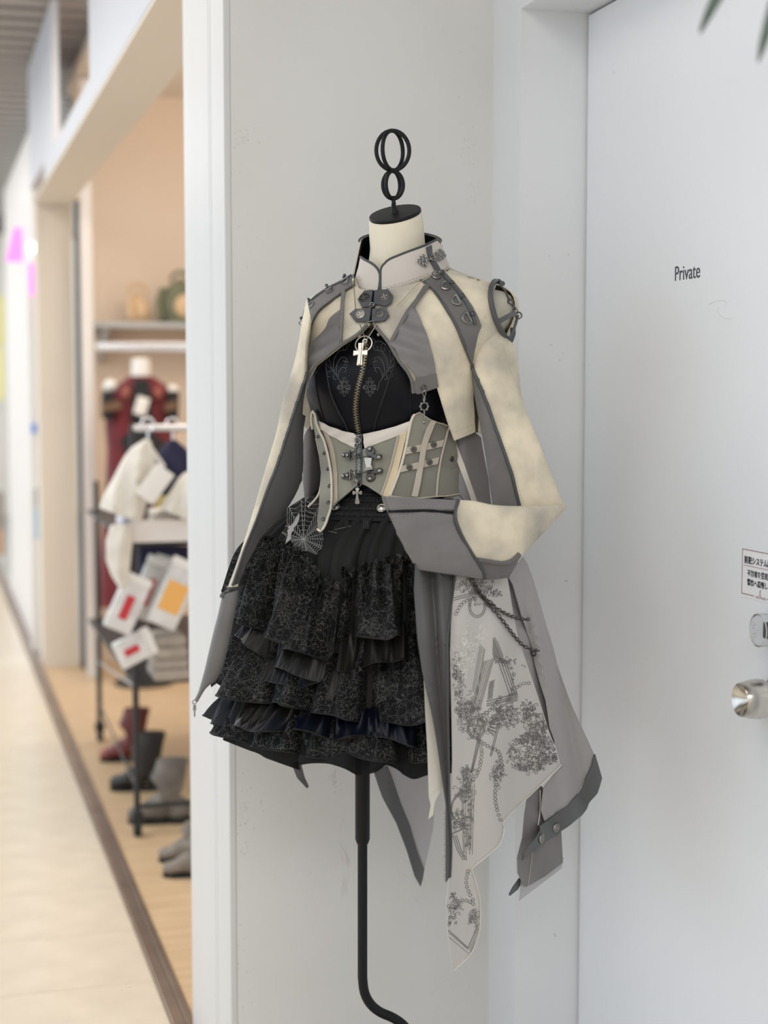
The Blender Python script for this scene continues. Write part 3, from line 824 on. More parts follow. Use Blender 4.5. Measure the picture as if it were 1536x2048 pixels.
class Shell:
    """a surface to lay panels on: rays from the camera point find it, nearest point near its outline"""
    def __init__(s, mb):
        tris = []
        for f in mb.f:
            for i in range(1, len(f) - 1):
                tris.append((f[0], f[i], f[i + 1]))
        s.t = BVHTree.FromPolygons([tuple(v) for v in mb.v], tris, all_triangles=True)
    def hit(s, x, y):
        d = ray(x, y).normalized()
        co, no, i, dist = s.t.ray_cast(CAM, d)
        if co is None:
            q = CAM + d * 2.72
            for _ in range(3):
                co, no, i, dist = s.t.find_nearest(q)
                q = CAM + d * (co - CAM).dot(d)
            co = q
            no = (no - d * no.dot(d))
            no = no.normalized() if no.length > 1e-6 else -d
            return co, (no * 0.6 - d * 0.8).normalized()
        if no.dot(d) > 0:
            no = -no
        w = 1.0 + no.dot(d)
        return co, (no - d * 0.7 * w).normalized()
class Drape:
    """a free hanging cloth: depth given by a function of the picture height and side position"""
    def __init__(s, fn):
        s.fn = fn
    def hit(s, x, y):
        p = at(x, y, s.fn(x, y))
        a = at(x + 3, y, s.fn(x + 3, y)) - at(x - 3, y, s.fn(x - 3, y))
        b = at(x, y - 3, s.fn(x, y - 3)) - at(x, y + 3, s.fn(x, y + 3))
        n = a.cross(b).normalized()
        if n.dot(p - CAM) > 0:
            n = -n
        return p, n

def smooth_line(pts, closed=False, step=6.0, curve=True):
    """resample a pixel line; corners of the list are rounded by a Catmull-Rom pass when curve is set"""
    n = len(pts)
    out = []
    rng = range(n if closed else n - 1)
    for i in rng:
        p1, p2 = pts[i], pts[(i + 1) % n]
        p0 = pts[i - 1] if (closed or i > 0) else p1
        p3 = pts[(i + 2) % n] if (closed or i + 2 < n) else p2
        m = max(1, int(math.hypot(p2[0] - p1[0], p2[1] - p1[1]) / step))
        for k in range(m):
            t = k / m
            if curve:
                q = [0.5 * (2 * p1[j] + (p2[j] - p0[j]) * t + (2 * p0[j] - 5 * p1[j] + 4 * p2[j] - p3[j]) * t * t + (3 * p1[j] - p0[j] - 3 * p2[j] + p3[j]) * t ** 3) for j in (0, 1)]
            else:
                q = [p1[j] + (p2[j] - p1[j]) * t for j in (0, 1)]
            out.append(tuple(q))
    if not closed:
        out.append(tuple(pts[-1]))
    return out
def in_poly(x, y, poly):
    c = False
    j = len(poly) - 1
    for i in range(len(poly)):
        xi, yi = poly[i]
        xj, yj = poly[j]
        if (yi > y) != (yj > y) and x < (xj - xi) * (y - yi) / (yj - yi + 1e-12) + xi:
            c = not c
        j = i
    return c
def mesh_poly(poly, step):
    xs, ys = [p[0] for p in poly], [p[1] for p in poly]
    n = len(poly)
    pts = list(poly)
    y = min(ys) + step * 0.5
    row = 0
    segs = [(poly[i], poly[(i + 1) % n]) for i in range(n)]
    while y < max(ys):
        x = min(xs) + (0.5 if row % 2 else 0.0) * step
        while x < max(xs):
            if in_poly(x, y, poly):
                ok = True
                for a, b in segs:
                    if abs(a[1] - y) > 3 * step and abs(b[1] - y) > 3 * step and (a[1] - y) * (b[1] - y) > 0:
                        continue
                    dx, dy = b[0] - a[0], b[1] - a[1]
                    t = max(0, min(1, ((x - a[0]) * dx + (y - a[1]) * dy) / (dx * dx + dy * dy + 1e-9)))
                    if math.hypot(a[0] + t * dx - x, a[1] + t * dy - y) < step * 0.45:
                        ok = False
                        break
                if ok:
                    pts.append((x, y))
            x += step
        y += step * 0.87
        row += 1
    V, E_, F_, a, b, c = geometry.delaunay_2d_cdt([Vector(p) for p in pts], [(i, (i + 1) % n) for i in range(n)], [], 1, 1e-5)
    return V, F_
def panel(name, poly, shell, mat, parent, off=0.002, th=0.0015, step=9.0, curve=False, edge_step=None, disp=None, label=None, hem=0.0):
    """one piece of cloth laid on a shell: front sheet, back sheet and a rim"""
    edge = smooth_line(poly, True, edge_step or step * 0.8, curve)
    V, F_ = mesh_poly(edge, step)
    P, Nn = [], []
    for v in V:
        co, no = shell.hit(v.x, v.y)
        o = off + (disp(v.x, v.y) if disp else 0.0)
        P.append(co + no * o)
        Nn.append(no)
    n = len(P)
    cnt = {}
    for f in F_:
        for i in range(len(f)):
            a, b = f[i], f[(i + 1) % len(f)]
            cnt[(min(a, b), max(a, b))] = cnt.get((min(a, b), max(a, b)), 0) + 1
    mb = MB()
    fs = []
    for f in F_:
        nn = (P[f[1]] - P[f[0]]).cross(P[f[2]] - P[f[0]])
        if nn.dot(Nn[f[0]]) < 0:
            f = tuple(reversed(f))
        fs.append(tuple(f))
    vs = P + [p - q * th for p, q in zip(P, Nn)]
    faces = list(fs) + [tuple(i + n for i in reversed(f)) for f in fs]
    for f in fs:
        for i in range(len(f)):
            a, b = f[i], f[(i + 1) % len(f)]
            if cnt[(min(a, b), max(a, b))] == 1:
                faces.append((b, a, a + n, b + n))
    mb.add(vs, faces)
    return link(name, mb, mat, parent, True, label, recalc=False, auto=50)
def seam_line(pts, shell, off, step=5.0, curve=True):
    return [(lambda h: h[0] + h[1] * off)(shell.hit(x, y)) for x, y in smooth_line(pts, False, step, curve)]
def piping(name, pts, shell, mat, parent, r=0.0018, off=0.003, step=5.0, curve=True, n=7, label=None):
    return link(name, MB().tube(seam_line(pts, shell, off, step, curve), r, n), mat, parent, True, label)
def stitches(name, pts, shell, mat, parent, off=0.0035, every=7.0, r=0.00035, curve=True):
    ln = smooth_line(pts, False, every / 2, curve)
    mb = MB()
    for i in range(0, len(ln) - 1, 2):
        a, b = shell.hit(*ln[i]), shell.hit(*ln[i + 1])
        mb.tube([a[0] + a[1] * off, b[0] + b[1] * off], r, 4)
    o = link(name, mb, mat, parent, False)
    o['kind'] = 'stuff'
    return o
def fit(shell, x, y, off=0.002, ang=0.0):
    """frame on a shell: local x runs along the picture direction ang (0 = right, counted upwards), z out of the cloth"""
    co, no = shell.hit(x, y)
    d = RGT * math.cos(ang) + UPV * math.sin(ang)
    xx = (d - no * d.dot(no)).normalized()
    yy = no.cross(xx)
    c = co + no * off
    return Matrix(((xx.x, yy.x, no.x, c.x), (xx.y, yy.y, no.y, c.y), (xx.z, yy.z, no.z, c.z), (0, 0, 0, 1)))
PX = 1.0 / 1150.0                          # metres for one pixel at the form
def chain(mb, pts, link_r, wire, n=10):
    """small oval links threaded along a line of points"""
    d = 0.0
    acc = [0.0]
    for a, b in zip(pts, pts[1:]):
        d += (b - a).length
        acc.append(d)
    cnt = max(2, int(d / (link_r * 2.1)))
    for i in range(cnt):
        s = d * (i + 0.5) / cnt
        k = max(j for j in range(len(acc)) if acc[j] <= s)
        k = min(k, len(pts) - 2)
        t = (s - acc[k]) / max(1e-9, acc[k + 1] - acc[k])
        p = pts[k].lerp(pts[k + 1], t)
        u = (pts[k + 1] - pts[k]).normalized()
        v = u.cross(FWD).normalized()
        w = u.cross(v)
        if i % 2:
            v, w = (v * 0.5 + w * 0.87), (w * 0.5 - v * 0.87)
        mb.tube([p + u * (1.35 * link_r * math.cos(2 * math.pi * q / n)) + v * (0.8 * link_r * math.sin(2 * math.pi * q / n)) for q in range(n)], wire, 5, closed=True)

# cloth colours
M_suede = material('cream_suede', (0.79, 0.70, 0.53), 0.85, col2=(0.38, 0.35, 0.30), scale=9, detail=9, lo=0.40, hi=0.68, bump=0.25, bscale=160, sheen=0.15)
M_twill = material('grey_twill', (0.118, 0.112, 0.106), 0.62, col2=(0.142, 0.134, 0.127), scale=14, weave=0.12, bscale=420, sheen=0.1)
M_twill2 = material('mid_grey_twill', (0.182, 0.173, 0.170), 0.55, col2=(0.158, 0.150, 0.147), scale=8, weave=0.1, bscale=420, sheen=0.1)
M_pipe = material('dark_grey_piping', (0.055, 0.057, 0.060), 0.5)
M_lining = material('dark_grey_lining', (0.036, 0.034, 0.031), 0.6)
M_leatherg = material('grey_leather', (0.055, 0.058, 0.065), 0.42, col2=(0.085, 0.087, 0.093), scale=30, bump=0.25, bscale=220)
M_collar = material('stone_satin', (0.58, 0.53, 0.47), 0.5, col2=(0.54, 0.49, 0.44), scale=6, sheen=0.2)
M_offw = material('off_white_cord', (0.66, 0.60, 0.50), 0.6)
M_formc = material('cream_jersey', (0.76, 0.70, 0.56), 0.85, col2=(0.70, 0.64, 0.51), scale=18, bump=0.1, bscale=300)
M_formd = material('dusty_jersey', (0.52, 0.49, 0.41), 0.9, col2=(0.40, 0.38, 0.33), scale=24, lo=0.45, hi=0.7)
M_iron = material('black_iron', (0.007, 0.0075, 0.009), 0.5, spec=0.25)
M_satinb = material('black_satin', (0.005, 0.005, 0.007), 0.4, col2=(0.006, 0.006, 0.009), scale=10, spec=0.16)
M_cordb = material('black_cord', (0.012, 0.012, 0.014), 0.5, spec=0.3)
M_embr = material('grey_embroidery_thread', (0.11, 0.11, 0.115), 0.5)
M_embw = material('white_embroidery_thread', (0.30, 0.30, 0.30), 0.5)
M_sage = material('sage_grey_cloth', (0.25, 0.245, 0.195), 0.62, col2=(0.21, 0.205, 0.165), scale=9, weave=0.1, bscale=420, sheen=0.15)
M_sage2 = material('dark_sage_cloth', (0.175, 0.165, 0.135), 0.7, col2=(0.20, 0.19, 0.16), scale=10, weave=0.1, bscale=420)
M_tape = material('stone_tape', (0.44, 0.39, 0.32), 0.6, bump=0.15, bscale=300)
M_bone = material('ruched_cream', (0.66, 0.55, 0.37), 0.6)
M_bindw = material('pale_binding', (0.66, 0.60, 0.54), 0.5)
M_gun = material('gunmetal', (0.30, 0.29, 0.28), 0.3, metal=1.0)
M_gund = material('dark_gunmetal', (0.12, 0.115, 0.11), 0.35, metal=1.0)
M_silver = material('polished_silver', (0.55, 0.52, 0.47), 0.3, metal=1.0)
M_brass = material('old_brass', (0.46, 0.38, 0.24), 0.32, metal=1.0)
M_thread = material('pale_thread', (0.50, 0.45, 0.36), 0.7)
M_threadg = material('grey_thread', (0.30, 0.29, 0.28), 0.7)
M_gold = material('fine_gold_chain', (0.72, 0.62, 0.42), 0.3, metal=1.0)

# ------------------------------------------------------------------ dress form
form = empty('dress_form', at(728, 1600, 2.6) * 1.0 * 1.0)
form.location.z = 0.0
tag(form, 'cream dress form on a black iron stand wearing the outfit before the wall', 'dress form')
torso_rows = densify([(566, 735, 870, 0.9), (572, 690, 925, 0.62), (580, 655, 985, 0.48), (596, 632, 1012, 0.46), (620, 624, 1016, 0.5), (655, 622, 1010, 0.56), (690, 622, 975, 0.66),
                      (740, 622, 935, 0.8), (790, 626, 912, 0.82), (860, 645, 910, 0.75), (940, 650, 914, 0.72), (1000, 645, 920, 0.75), (1080, 625, 950, 0.8), (1160, 620, 945, 0.8), (1300, 640, 930, 0.8)], 8)
MBT = MB().rings(body_rows(torso_rows))
link('torso', MBT, M_formd, form)
# the neck leans forward; its top is cut level and capped in black iron
n0, n1 = at(801, 575, YB0), at(797, 437, YB0)
rr = []
for i in range(14):
    t = i / 13
    c = n0.lerp(n1, t) + FRT * (0.012 * t)
    r = 0.062 - 0.014 * min(1, t * 1.7) - (0.001 if t > 0.9 else 0)
    up = Vector((0, 0, 1)) + FRT * 0.44 * t
    rgt_ = LAT
    fr = up.normalized().cross(rgt_)
    rr.append([c + rgt_ * (r * math.cos(q)) + fr * (r * 0.98 * math.sin(q)) for q in [2 * math.pi * k / 48 for k in range(48)]])
rr.append([rr[-1][k].lerp(sum(rr[-1], Vector()) / 48, 0.06) + Vector((0, 0, 0.004)) for k in range(48)])
link('neck', MB().rings(rr), M_formc, form)
up = (Vector((0, 0, 1)) + FRT * 0.44).normalized()
cc = sum(rr[-1], Vector()) / 48
mz = Matrix(((LAT.x, up.cross(LAT).x, up.x, cc.x), (LAT.y, up.cross(LAT).y, up.y, cc.y), (LAT.z, up.cross(LAT).z, up.z, cc.z), (0, 0, 0, 1)))
cap = link('neck_cap', MB().lathe([(0.0445, -0.001), (0.0455, 0.001), (0.0455, 0.004), (0.0445, 0.0055), (0.005, 0.006)], 56, mz), M_iron, form, label='black iron disc on the neck')
top = cc + up * 0.006
def ring_pts(cpx, cpy, rx, ry, Y, yaw, n=40):
    c = at(cpx, cpy, Y)
    h = Vector((math.cos(yaw), math.sin(yaw), 0))
    return [c + h * (rx * math.cos(2 * math.pi * i / n)) + Vector((0, 0, ry * math.sin(2 * math.pi * i / n))) for i in range(n)]
yc = top.y
stem_b = top
link('finial_stem', MB().lathe([(0.008, 0.0), (0.0062, 0.004), (0.0042, 0.010), (0.0036, 0.016)], 16, mz @ Matrix.Translation((0, 0, 0.005))).tube([top, at(787, 402, yc), at(786, 392, yc)], 0.0036, 10), M_iron, form)
for yaw in (-0.20, 0.62):
    link('finial_ring', MB().tube(ring_pts(785.5, 301, 0.0285, 0.0335, yc, yaw), 0.0036, 10, closed=True), M_iron, form)
for yaw in (-0.12, 0.55):
    link('finial_ring', MB().tube(ring_pts(786, 370, 0.0178, 0.0235, yc, yaw, 32), 0.0034, 10, closed=True), M_iron, form)
YP = 2.6
def pole_ring(px, py, r): return at(px, py, YP), r
p_top, p_a, p_b = at(725, 1180, YP), at(725, 1678, YP), at(725, 1690, YP)
link('pole_sleeve', MB().tube([p_top, p_a, at(725, 1686, YP), at(725, 1690, YP)], [0.0131, 0.0131, 0.0105, 0.0085], 24), M_iron, form)
zc = p_b.z
pts = [p_b + Vector((0, 0, 0.004)), at(725, 1900, YP)]
bend = [(725, 1955), (729, 1985), (741, 2008), (760, 2024), (783, 2034), (802, 2046), (816, 2062), (828, 2085)]
pts += [at(x, y, YP) for x, y in smooth_line(bend, False, 7)]
e0 = pts[-1]
pts += [Vector((e0.x + 0.006 * i, e0.y - 0.004 * i, e0.z * (1 - i / 8) + 0.016 * (i / 8))) for i in range(1, 9)]
link('pole', MB().tube(pts, 0.0087, 20), M_iron, form)
link('base_plate', MB().lathe([(0.17, 0.0), (0.17, 0.008), (0.16, 0.012), (0.02, 0.016)], 48, Matrix.Translation((pts[-1].x - 0.05, pts[-1].y, 0.0005))), M_iron, form)
# ------------------------------------------------------------------ black zipped bustier
bust_rows = densify([(632, 640, 935, 0.48), (650, 634, 935, 0.54), (690, 622, 925, 0.72), (735, 613, 918, 0.86), (780, 616, 912, 0.86), (830, 632, 914, 0.78), (860, 640, 902, 0.73), (880, 644, 896, 0.72), (940, 648, 900, 0.7), (1000, 642, 910, 0.74)], 8)
MBB = MB().rings(body_rows(bust_rows, grow=0.002))
BUST = Shell(MBB)
bustier = empty('bustier', sum(MBB.v, Vector()) / len(MBB.v))
tag(bustier, 'black satin bustier with front zip and grey scroll embroidery under the cropped jacket', 'bustier')
link('bustier_body', MBB, M_satinb, bustier)
for pts in ([(653, 728), (657, 760), (664, 790), (676, 818), (690, 845), (699, 868)], [(796, 722), (783, 748), (774, 775), (764, 805), (753, 840), (748, 868)], [(630, 748), (634, 785), (645, 830), (652, 855)], [(821, 745), (820, 800), (822, 840)]):
    piping('bustier_seam', pts, BUST, M_cordb, bustier, 0.0017 if pts[0][0] in (653, 796) else 0.0007, 0.001)
ZL = [(731, 655), (733, 690), (727, 735), (720, 762), (714, 790), (712, 815), (714, 840), (718, 864), (720, 885)]
zl = smooth_line(ZL, False, 2.7)
zb = MB()
for i, (x, y) in enumerate(zl):
    m = fit(BUST, x, y, 0.002)
    s = -1 if i % 2 else 1
    zb.box((-0.0026 * (s > 0) - 0.0010, -0.00062, -0.0003), (0.0026 * (s < 0) + 0.0010, 0.00062, 0.0012), m)
tape = link('zip_tape', MB().rings([[BUST.hit(x + dx, y)[0] + BUST.hit(x + dx, y)[1] * o for dx, o in ((-6.5, 0.0004), (-6.5, 0.0016), (6.5, 0.0016), (6.5, 0.0004))] for x, y in smooth_line(ZL, False, 8)]), M_cordb, bustier)
zt = link('zip_teeth', zb, M_brass, tape, smooth=False)
zt['kind'] = 'stuff'
# embroidery: scrolls and two rose sprigs, mirrored about the zip
def spiral(cx, cy, r0, r1, a0, turns, n=16):
    return [(cx + (r0 + (r1 - r0) * i / n) * math.cos(a0 + turns * 2 * math.pi * i / n), cy + (r0 + (r1 - r0) * i / n) * math.sin(a0 + turns * 2 * math.pi * i / n)) for i in range(n + 1)]
def sprig(cx, cy, s=1.0):
    L = []
    for sx in (-1, 1):
        L.append(spiral(cx + sx * 9 * s, cy + 1 * s, 1.0 * s, 5.5 * s, 0, sx * 1.6))
        L.append(spiral(cx + sx * 9 * s, cy + 1 * s, 3.0 * s, 6.3 * s, 2, -sx * 1.2))
        L.append(spiral(cx + sx * 6 * s, cy - 10 * s, 0.6 * s, 4 * s, 1.5, sx * 1.3))
        L.append(spiral(cx + sx * 6 * s, cy + 12 * s, 0.6 * s, 4 * s, -1.5, -sx * 1.3))
        L.append([(cx, cy - 20 * s), (cx + sx * 3 * s, cy - 15 * s), (cx + sx * 1 * s, cy - 10 * s), (cx + sx * 4 * s, cy - 5 * s), (cx, cy)])
        L.append([(cx, cy + 21 * s), (cx + sx * 3 * s, cy + 16 * s), (cx + sx * 1 * s, cy + 10 * s), (cx + sx * 4 * s, cy + 5 * s), (cx, cy)])
    return L
def scrolls(sx, ox, oy):
    Q = [[(-18, -52), (-14, -58), (-8, -55), (-7, -46), (-12, -42), (-16, -46), (-13, -50)],
         [(-4, 20), (-12, 8), (-22, -6), (-27, -22), (-25, -38), (-18, -52), (-6, -62), (4, -60), (8, -50), (4, -44), (-1, -47), (1, -52)],
         [(-8, 14), (-17, 0), (-20, -14), (-17, -30), (-8, -42), (2, -44)],
         [(-12, 6), (-14, -8), (-10, -22), (-3, -30), (4, -30), (6, -24), (2, -21), (0, -25)],
         [(-10, 10), (-8, -2), (-2, -10), (4, -9), (5, -3), (1, -1)],
         [(-26, -20), (-32, -28), (-30, -38), (-24, -44)], [(-30, -30), (-34, -22), (-30, -12), (-24, -8)],
         [(-22, -4), (-29, -2), (-31, 6), (-26, 10)], [(-4, 20), (-2, 28), (0, 36)],
         [(-18, 4), (-20, 12), (-14, 14)], [(2, -60), (12, -72), (20, -88), (24, -100)], [(9, -52), (16, -62), (20, -72)], [(0, -14), (6, -16), (8, -12), (4, -9)], [(3, -19), (8, -22), (10, -17)]]
    return [[(ox + sx * a, oy + b) for a, b in q] for q in Q]
eb = MB()
for L in scrolls(1, 687, 745) + scrolls(-1, 755, 745) + sprig(689, 773, 0.95) + sprig(740, 773, 0.95):
    eb.tube(seam_line(L, BUST, 0.0006, 2.5), 0.00042, 4)
o = link('embroidery', eb, M_embr, bustier, label='grey scroll embroidery with rose sprigs')
o['kind'] = 'stuff'

# ------------------------------------------------------------------ cropped jacket
jack_rows = densify([(548, 716, 893, 0.85), (560, 688, 940, 0.6), (572, 654, 985, 0.5), (590, 628, 1008, 0.5), (610, 612, 1016, 0.55), (640, 607, 1015, 0.62), (680, 606, 1000, 0.74), (720, 605, 975, 0.86),
                     (760, 604, 962, 0.90), (800, 607, 956, 0.86), (850, 610, 952, 0.8), (890, 614, 950, 0.76)], 8)
MBJ = MB().rings(body_rows(jack_rows, grow=0.006))
JACK = Shell(MBJ)
jacket = empty('cropped_jacket', sum(MBJ.v, Vector()) / len(MBJ.v))
tag(jacket, 'cropped cream suede jacket with grey panels, stand collar and long wide sleeves', 'jacket')
# back half of the jacket, all round behind the fronts
def back_part(rows, grow, lo, hi, name, mat, parent, th=0.0018):
    rr = body_rows(rows, grow=grow)
    n = len(rr[0])
    i0, i1 = int(n * lo), int(n * hi)
    out = [[r[i % n] for i in range(i0, i1 + 1)] for r in rr]
    inn = [[p + (sum(r, Vector()) / n - p).normalized() * th for p in s] for r, s in zip(rr, out)]
    return link(name, MB().rings([list(a) + list(reversed(b)) for a, b in zip(out, inn)]), mat, parent)
back_part([r for r in jack_rows if r[0] < 870], 0.0065, 0.52, 1.0, 'back_panel', M_suede, jacket)
hump = lambda fx, fy, a, p: (lambda x, y: a * math.sin(x * fx + y * fy + p))
wr = lambda x, y: 0.0012 * noise.noise(Vector((x * 0.03, y * 0.018, 3.1))) + 0.0006 * noise.noise(Vector((x * 0.09, y * 0.06, 9.0)))
FR = [(757, 585), (778, 580), (800, 575), (850, 561), (885, 546), (900, 537), (920, 546), (950, 555), (978, 566), (992, 572), (984, 590), (984, 612), (992, 640), (1003, 665), (998, 680), (975, 700), (958, 722), (950, 740), (946, 770), (946, 800), (948, 840), (949, 864), (930, 872), (908, 881), (901, 862), (895, 846), (883, 807), (873, 774), (833, 787), (827, 783), (824, 766), (817, 746), (798, 720), (778, 686), (758, 662), (747, 646), (752, 620)]
panel('front_panel', FR, JACK, M_suede, jacket, 0.002, 0.002, 8, disp=wr)
FL = [(757, 585), (735, 585), (718, 577), (710, 556), (700, 552), (680, 563), (650, 578), (626, 592), (613, 607), (608, 640), (609, 680), (612, 720), (612, 750), (609, 778), (613, 783), (619, 760), (634, 732), (653, 717), (684, 693), (722, 669), (738, 652), (752, 640)]
panel('front_panel', FL, JACK, M_suede, jacket, 0.002, 0.002, 8, disp=wr)
# grey drape insets with their soft diagonal folds
fold_r = lambda x, y: 0.0024 * math.sin((y - 0.32 * x) * 0.16) * min(1, max(0, (870 - x) / 30)) + wr(x, y)
DR = [(829, 614), (836, 628), (841, 641), (854, 671), (862, 702), (867, 725), (870, 748), (850, 751), (831, 754), (826, 745), (812, 730), (800, 714), (790, 699), (781, 692), (793, 672), (806, 655), (818, 634)]
panel('drape_inset', DR, JACK, M_twill2, jacket, 0.0068, 0.0012, 5, disp=fold_r, label='grey draped inset, on the viewer\'s right')
fold_l = lambda x, y: 0.0028 * math.sin((y + 0.55 * x) * 0.22) + wr(x, y)
DL = [(684, 622), (676, 630), (664, 643), (655, 657), (642, 672), (633, 687), (625, 705), (620, 722), (614, 748), (610, 772), (613, 781), (619, 759), (634, 731), (653, 716), (684, 692), (684, 655)]
panel('drape_inset', DL, JACK, M_twill, jacket, 0.0072, 0.0012, 5, disp=fold_l, label='grey draped inset, on the viewer\'s left')
panel('hem_band', [(831, 753), (850, 750), (870, 746), (872, 760), (874, 773), (855, 780), (834, 787), (829, 782), (827, 768)], JACK, M_twill, jacket, 0.0080, 0.0015, 6)
panel('shoulder_strip', [(842, 563), (860, 578), (877, 599), (893, 624), (908, 650), (922, 684), (937, 722), (941, 729), (946, 700), (953, 668), (960, 652), (955, 637), (944, 615), (926, 589), (908, 568), (889, 549), (878, 551), (870, 554)], JACK, M_twill, jacket, 0.0062, 0.0018, 6)
panel('shoulder_strip', [(711, 552), (697, 557), (681, 566), (658, 578), (633, 594), (617, 612), (610, 634), (611, 664), (617, 703), (620, 690), (621, 677), (629, 647), (642, 623), (664, 605), (686, 589), (713, 572)], JACK, M_twill, jacket, 0.0062, 0.0018, 6)
panel('bias_band', [(856, 573), (848, 578), (832, 603), (813, 627), (796, 658), (778, 690), (783, 694), (801, 663), (819, 632), (838, 608), (855, 585), (860, 578)], JACK, M_twill, jacket, 0.0085, 0.0018, 4, label='grey bias band over the drape')
panel('seam_band', [(687, 589), (694, 584), (692, 612), (690, 645), (687, 690), (682, 694), (684, 650), (685, 620)], JACK, M_twill, jacket, 0.0090, 0.0018, 4)
piping('edge_piping', [(612, 783), (619, 760), (634, 731), (653, 716), (684, 692), (705, 680), (723, 667), (736, 652)], JACK, M_twill, jacket, 0.0030, 0.0055)
piping('edge_piping', [(750, 650), (758, 662), (778, 687), (798, 721), (817, 747), (824, 766), (826, 785)], JACK, M_twill, jacket, 0.0030, 0.0055)
piping('edge_piping', [(842, 563), (860, 578), (877, 599), (893, 624), (908, 650), (922, 684), (937, 722), (942, 735)], JACK, M_pipe, jacket, 0.0014, 0.0065)
piping('edge_piping', [(713, 572), (686, 590), (664, 606), (642, 624), (629, 648), (621, 678), (618, 703)], JACK, M_pipe, jacket, 0.0014, 0.0065)
piping('edge_piping', [(869, 585), (887, 607), (904, 634), (918, 662), (931, 697)], JACK, M_pipe, jacket, 0.0005, 0.0064)
stitches('stitching', [(839, 630), (848, 656), (858, 690), (866, 730), (872, 765), (882, 800), (893, 838), (904, 866)], JACK, M_thread, jacket, 0.0032)
stitches('stitching', [(884, 845), (905, 862), (930, 855), (946, 848)], JACK, M_thread, jacket, 0.0032)
stitches('stitching', [(981, 608), (970, 630), (958, 654), (950, 680), (945, 708)], JACK, M_thread, jacket, 0.0032)
# tab loops: a narrow corded strip holding the D rings
def d_ring(x, y, ang, s, stud, parent):
    m = fit(JACK, x, y, 0.0098, ang)
    R = 0.0080 * s
    mb = MB().torus(R, 0.0013 * s, m, 20, 6, -math.pi / 2 - 0.35, math.pi / 2 + 0.35)
    a, b = m @ Vector((R * math.cos(math.pi / 2 + 0.35), R * math.sin(math.pi / 2 + 0.35), 0)), m @ Vector((R * math.cos(math.pi / 2 + 0.35), -R * math.sin(math.pi / 2 + 0.35), 0))
    mb.tube([a, b], 0.0013 * s, 6)
    r = link('d_ring', mb, M_gun, parent)
    ms = fit(JACK, stud[0], stud[1], 0.0085)
    k = link('ring_keeper', MB().tube([m @ Vector((-R * 0.9, 0, 0)), ms @ Vector((0, 0, 0.002))], 0.0022 * s, 6), M_leatherg, r)
    link('rivet', MB().lathe([(0.0036 * s, 0), (0.0038 * s, 0.0012), (0.0030 * s, 0.003), (0.0012 * s, 0.0042)], 16, ms), M_gund, r)
tabR = piping('loop_tape', [(884, 549), (893, 566), (904, 574), (914, 586), (924, 598), (933, 612), (941, 628), (948, 650)], JACK, M_leatherg, jacket, 0.0030, 0.0064)
for x, y, s, st in ((874, 557, 1, (884, 552)), (893, 578, 1.05, (904, 572)), (914, 605, 1.1, (924, 597)), (933, 638, 1.1, (943, 630))):
    d_ring(x, y, math.pi + 0.5, s, st, tabR)
tabL = piping('loop_tape', [(706, 555), (697, 560), (682, 569), (661, 580), (643, 592), (627, 604), (616, 620), (611, 640)], JACK, M_leatherg, jacket, 0.0024, 0.0064)
for x, y, s, st in ((695, 565, 0.85, (694, 558)), (662, 586, 0.85, (658, 578)), (626, 613, 0.85, (623, 605)), (611, 646, 0.8, (610, 640))):
    d_ring(x, y, -1.0, s, st, tabL)
# eyelet and swivel chain on the right hem band
m = fit(JACK, 845, 774, 0.0085)
ey = link('eyelet', MB().torus(0.0042, 0.0013, m, 20, 8).lathe([(0.0032, -0.0008), (0.0032, 0.0004)], 16, m), M_gund, jacket)
cm = MB()
c0 = m @ Vector((0, -0.004, 0.003))
chain(cm, [c0, c0 + Vector((0, 0, -0.018))], 0.0032, 0.0008)
c1 = c0 + Vector((0, 0, -0.026))
cm.torus(0.0062, 0.0011, Matrix.Translation(c1) @ Matrix.Rotation(math.pi / 2, 4, 'X'), 20, 6)
for k in range(8):
    q = k * math.pi / 4
    cm.ball(c1 + Vector((0.0074 * math.cos(q), 0, 0.0074 * math.sin(q))), 0.0013, 6, 4)
cm.tube([c1 + Vector((0, 0, -0.007)), c1 + Vector((0, 0, -0.034))], 0.0013, 6)
cm.ball(c1 + Vector((0, 0, -0.026)), 0.0032, 8, 6)
cm.torus(0.0026, 0.0007, Matrix.Translation(c1 + Vector((0, 0, -0.037))) @ Matrix.Rotation(math.pi / 2, 4, 'X'), 14, 5)
link('charm_chain', cm, M_gun, jacket)
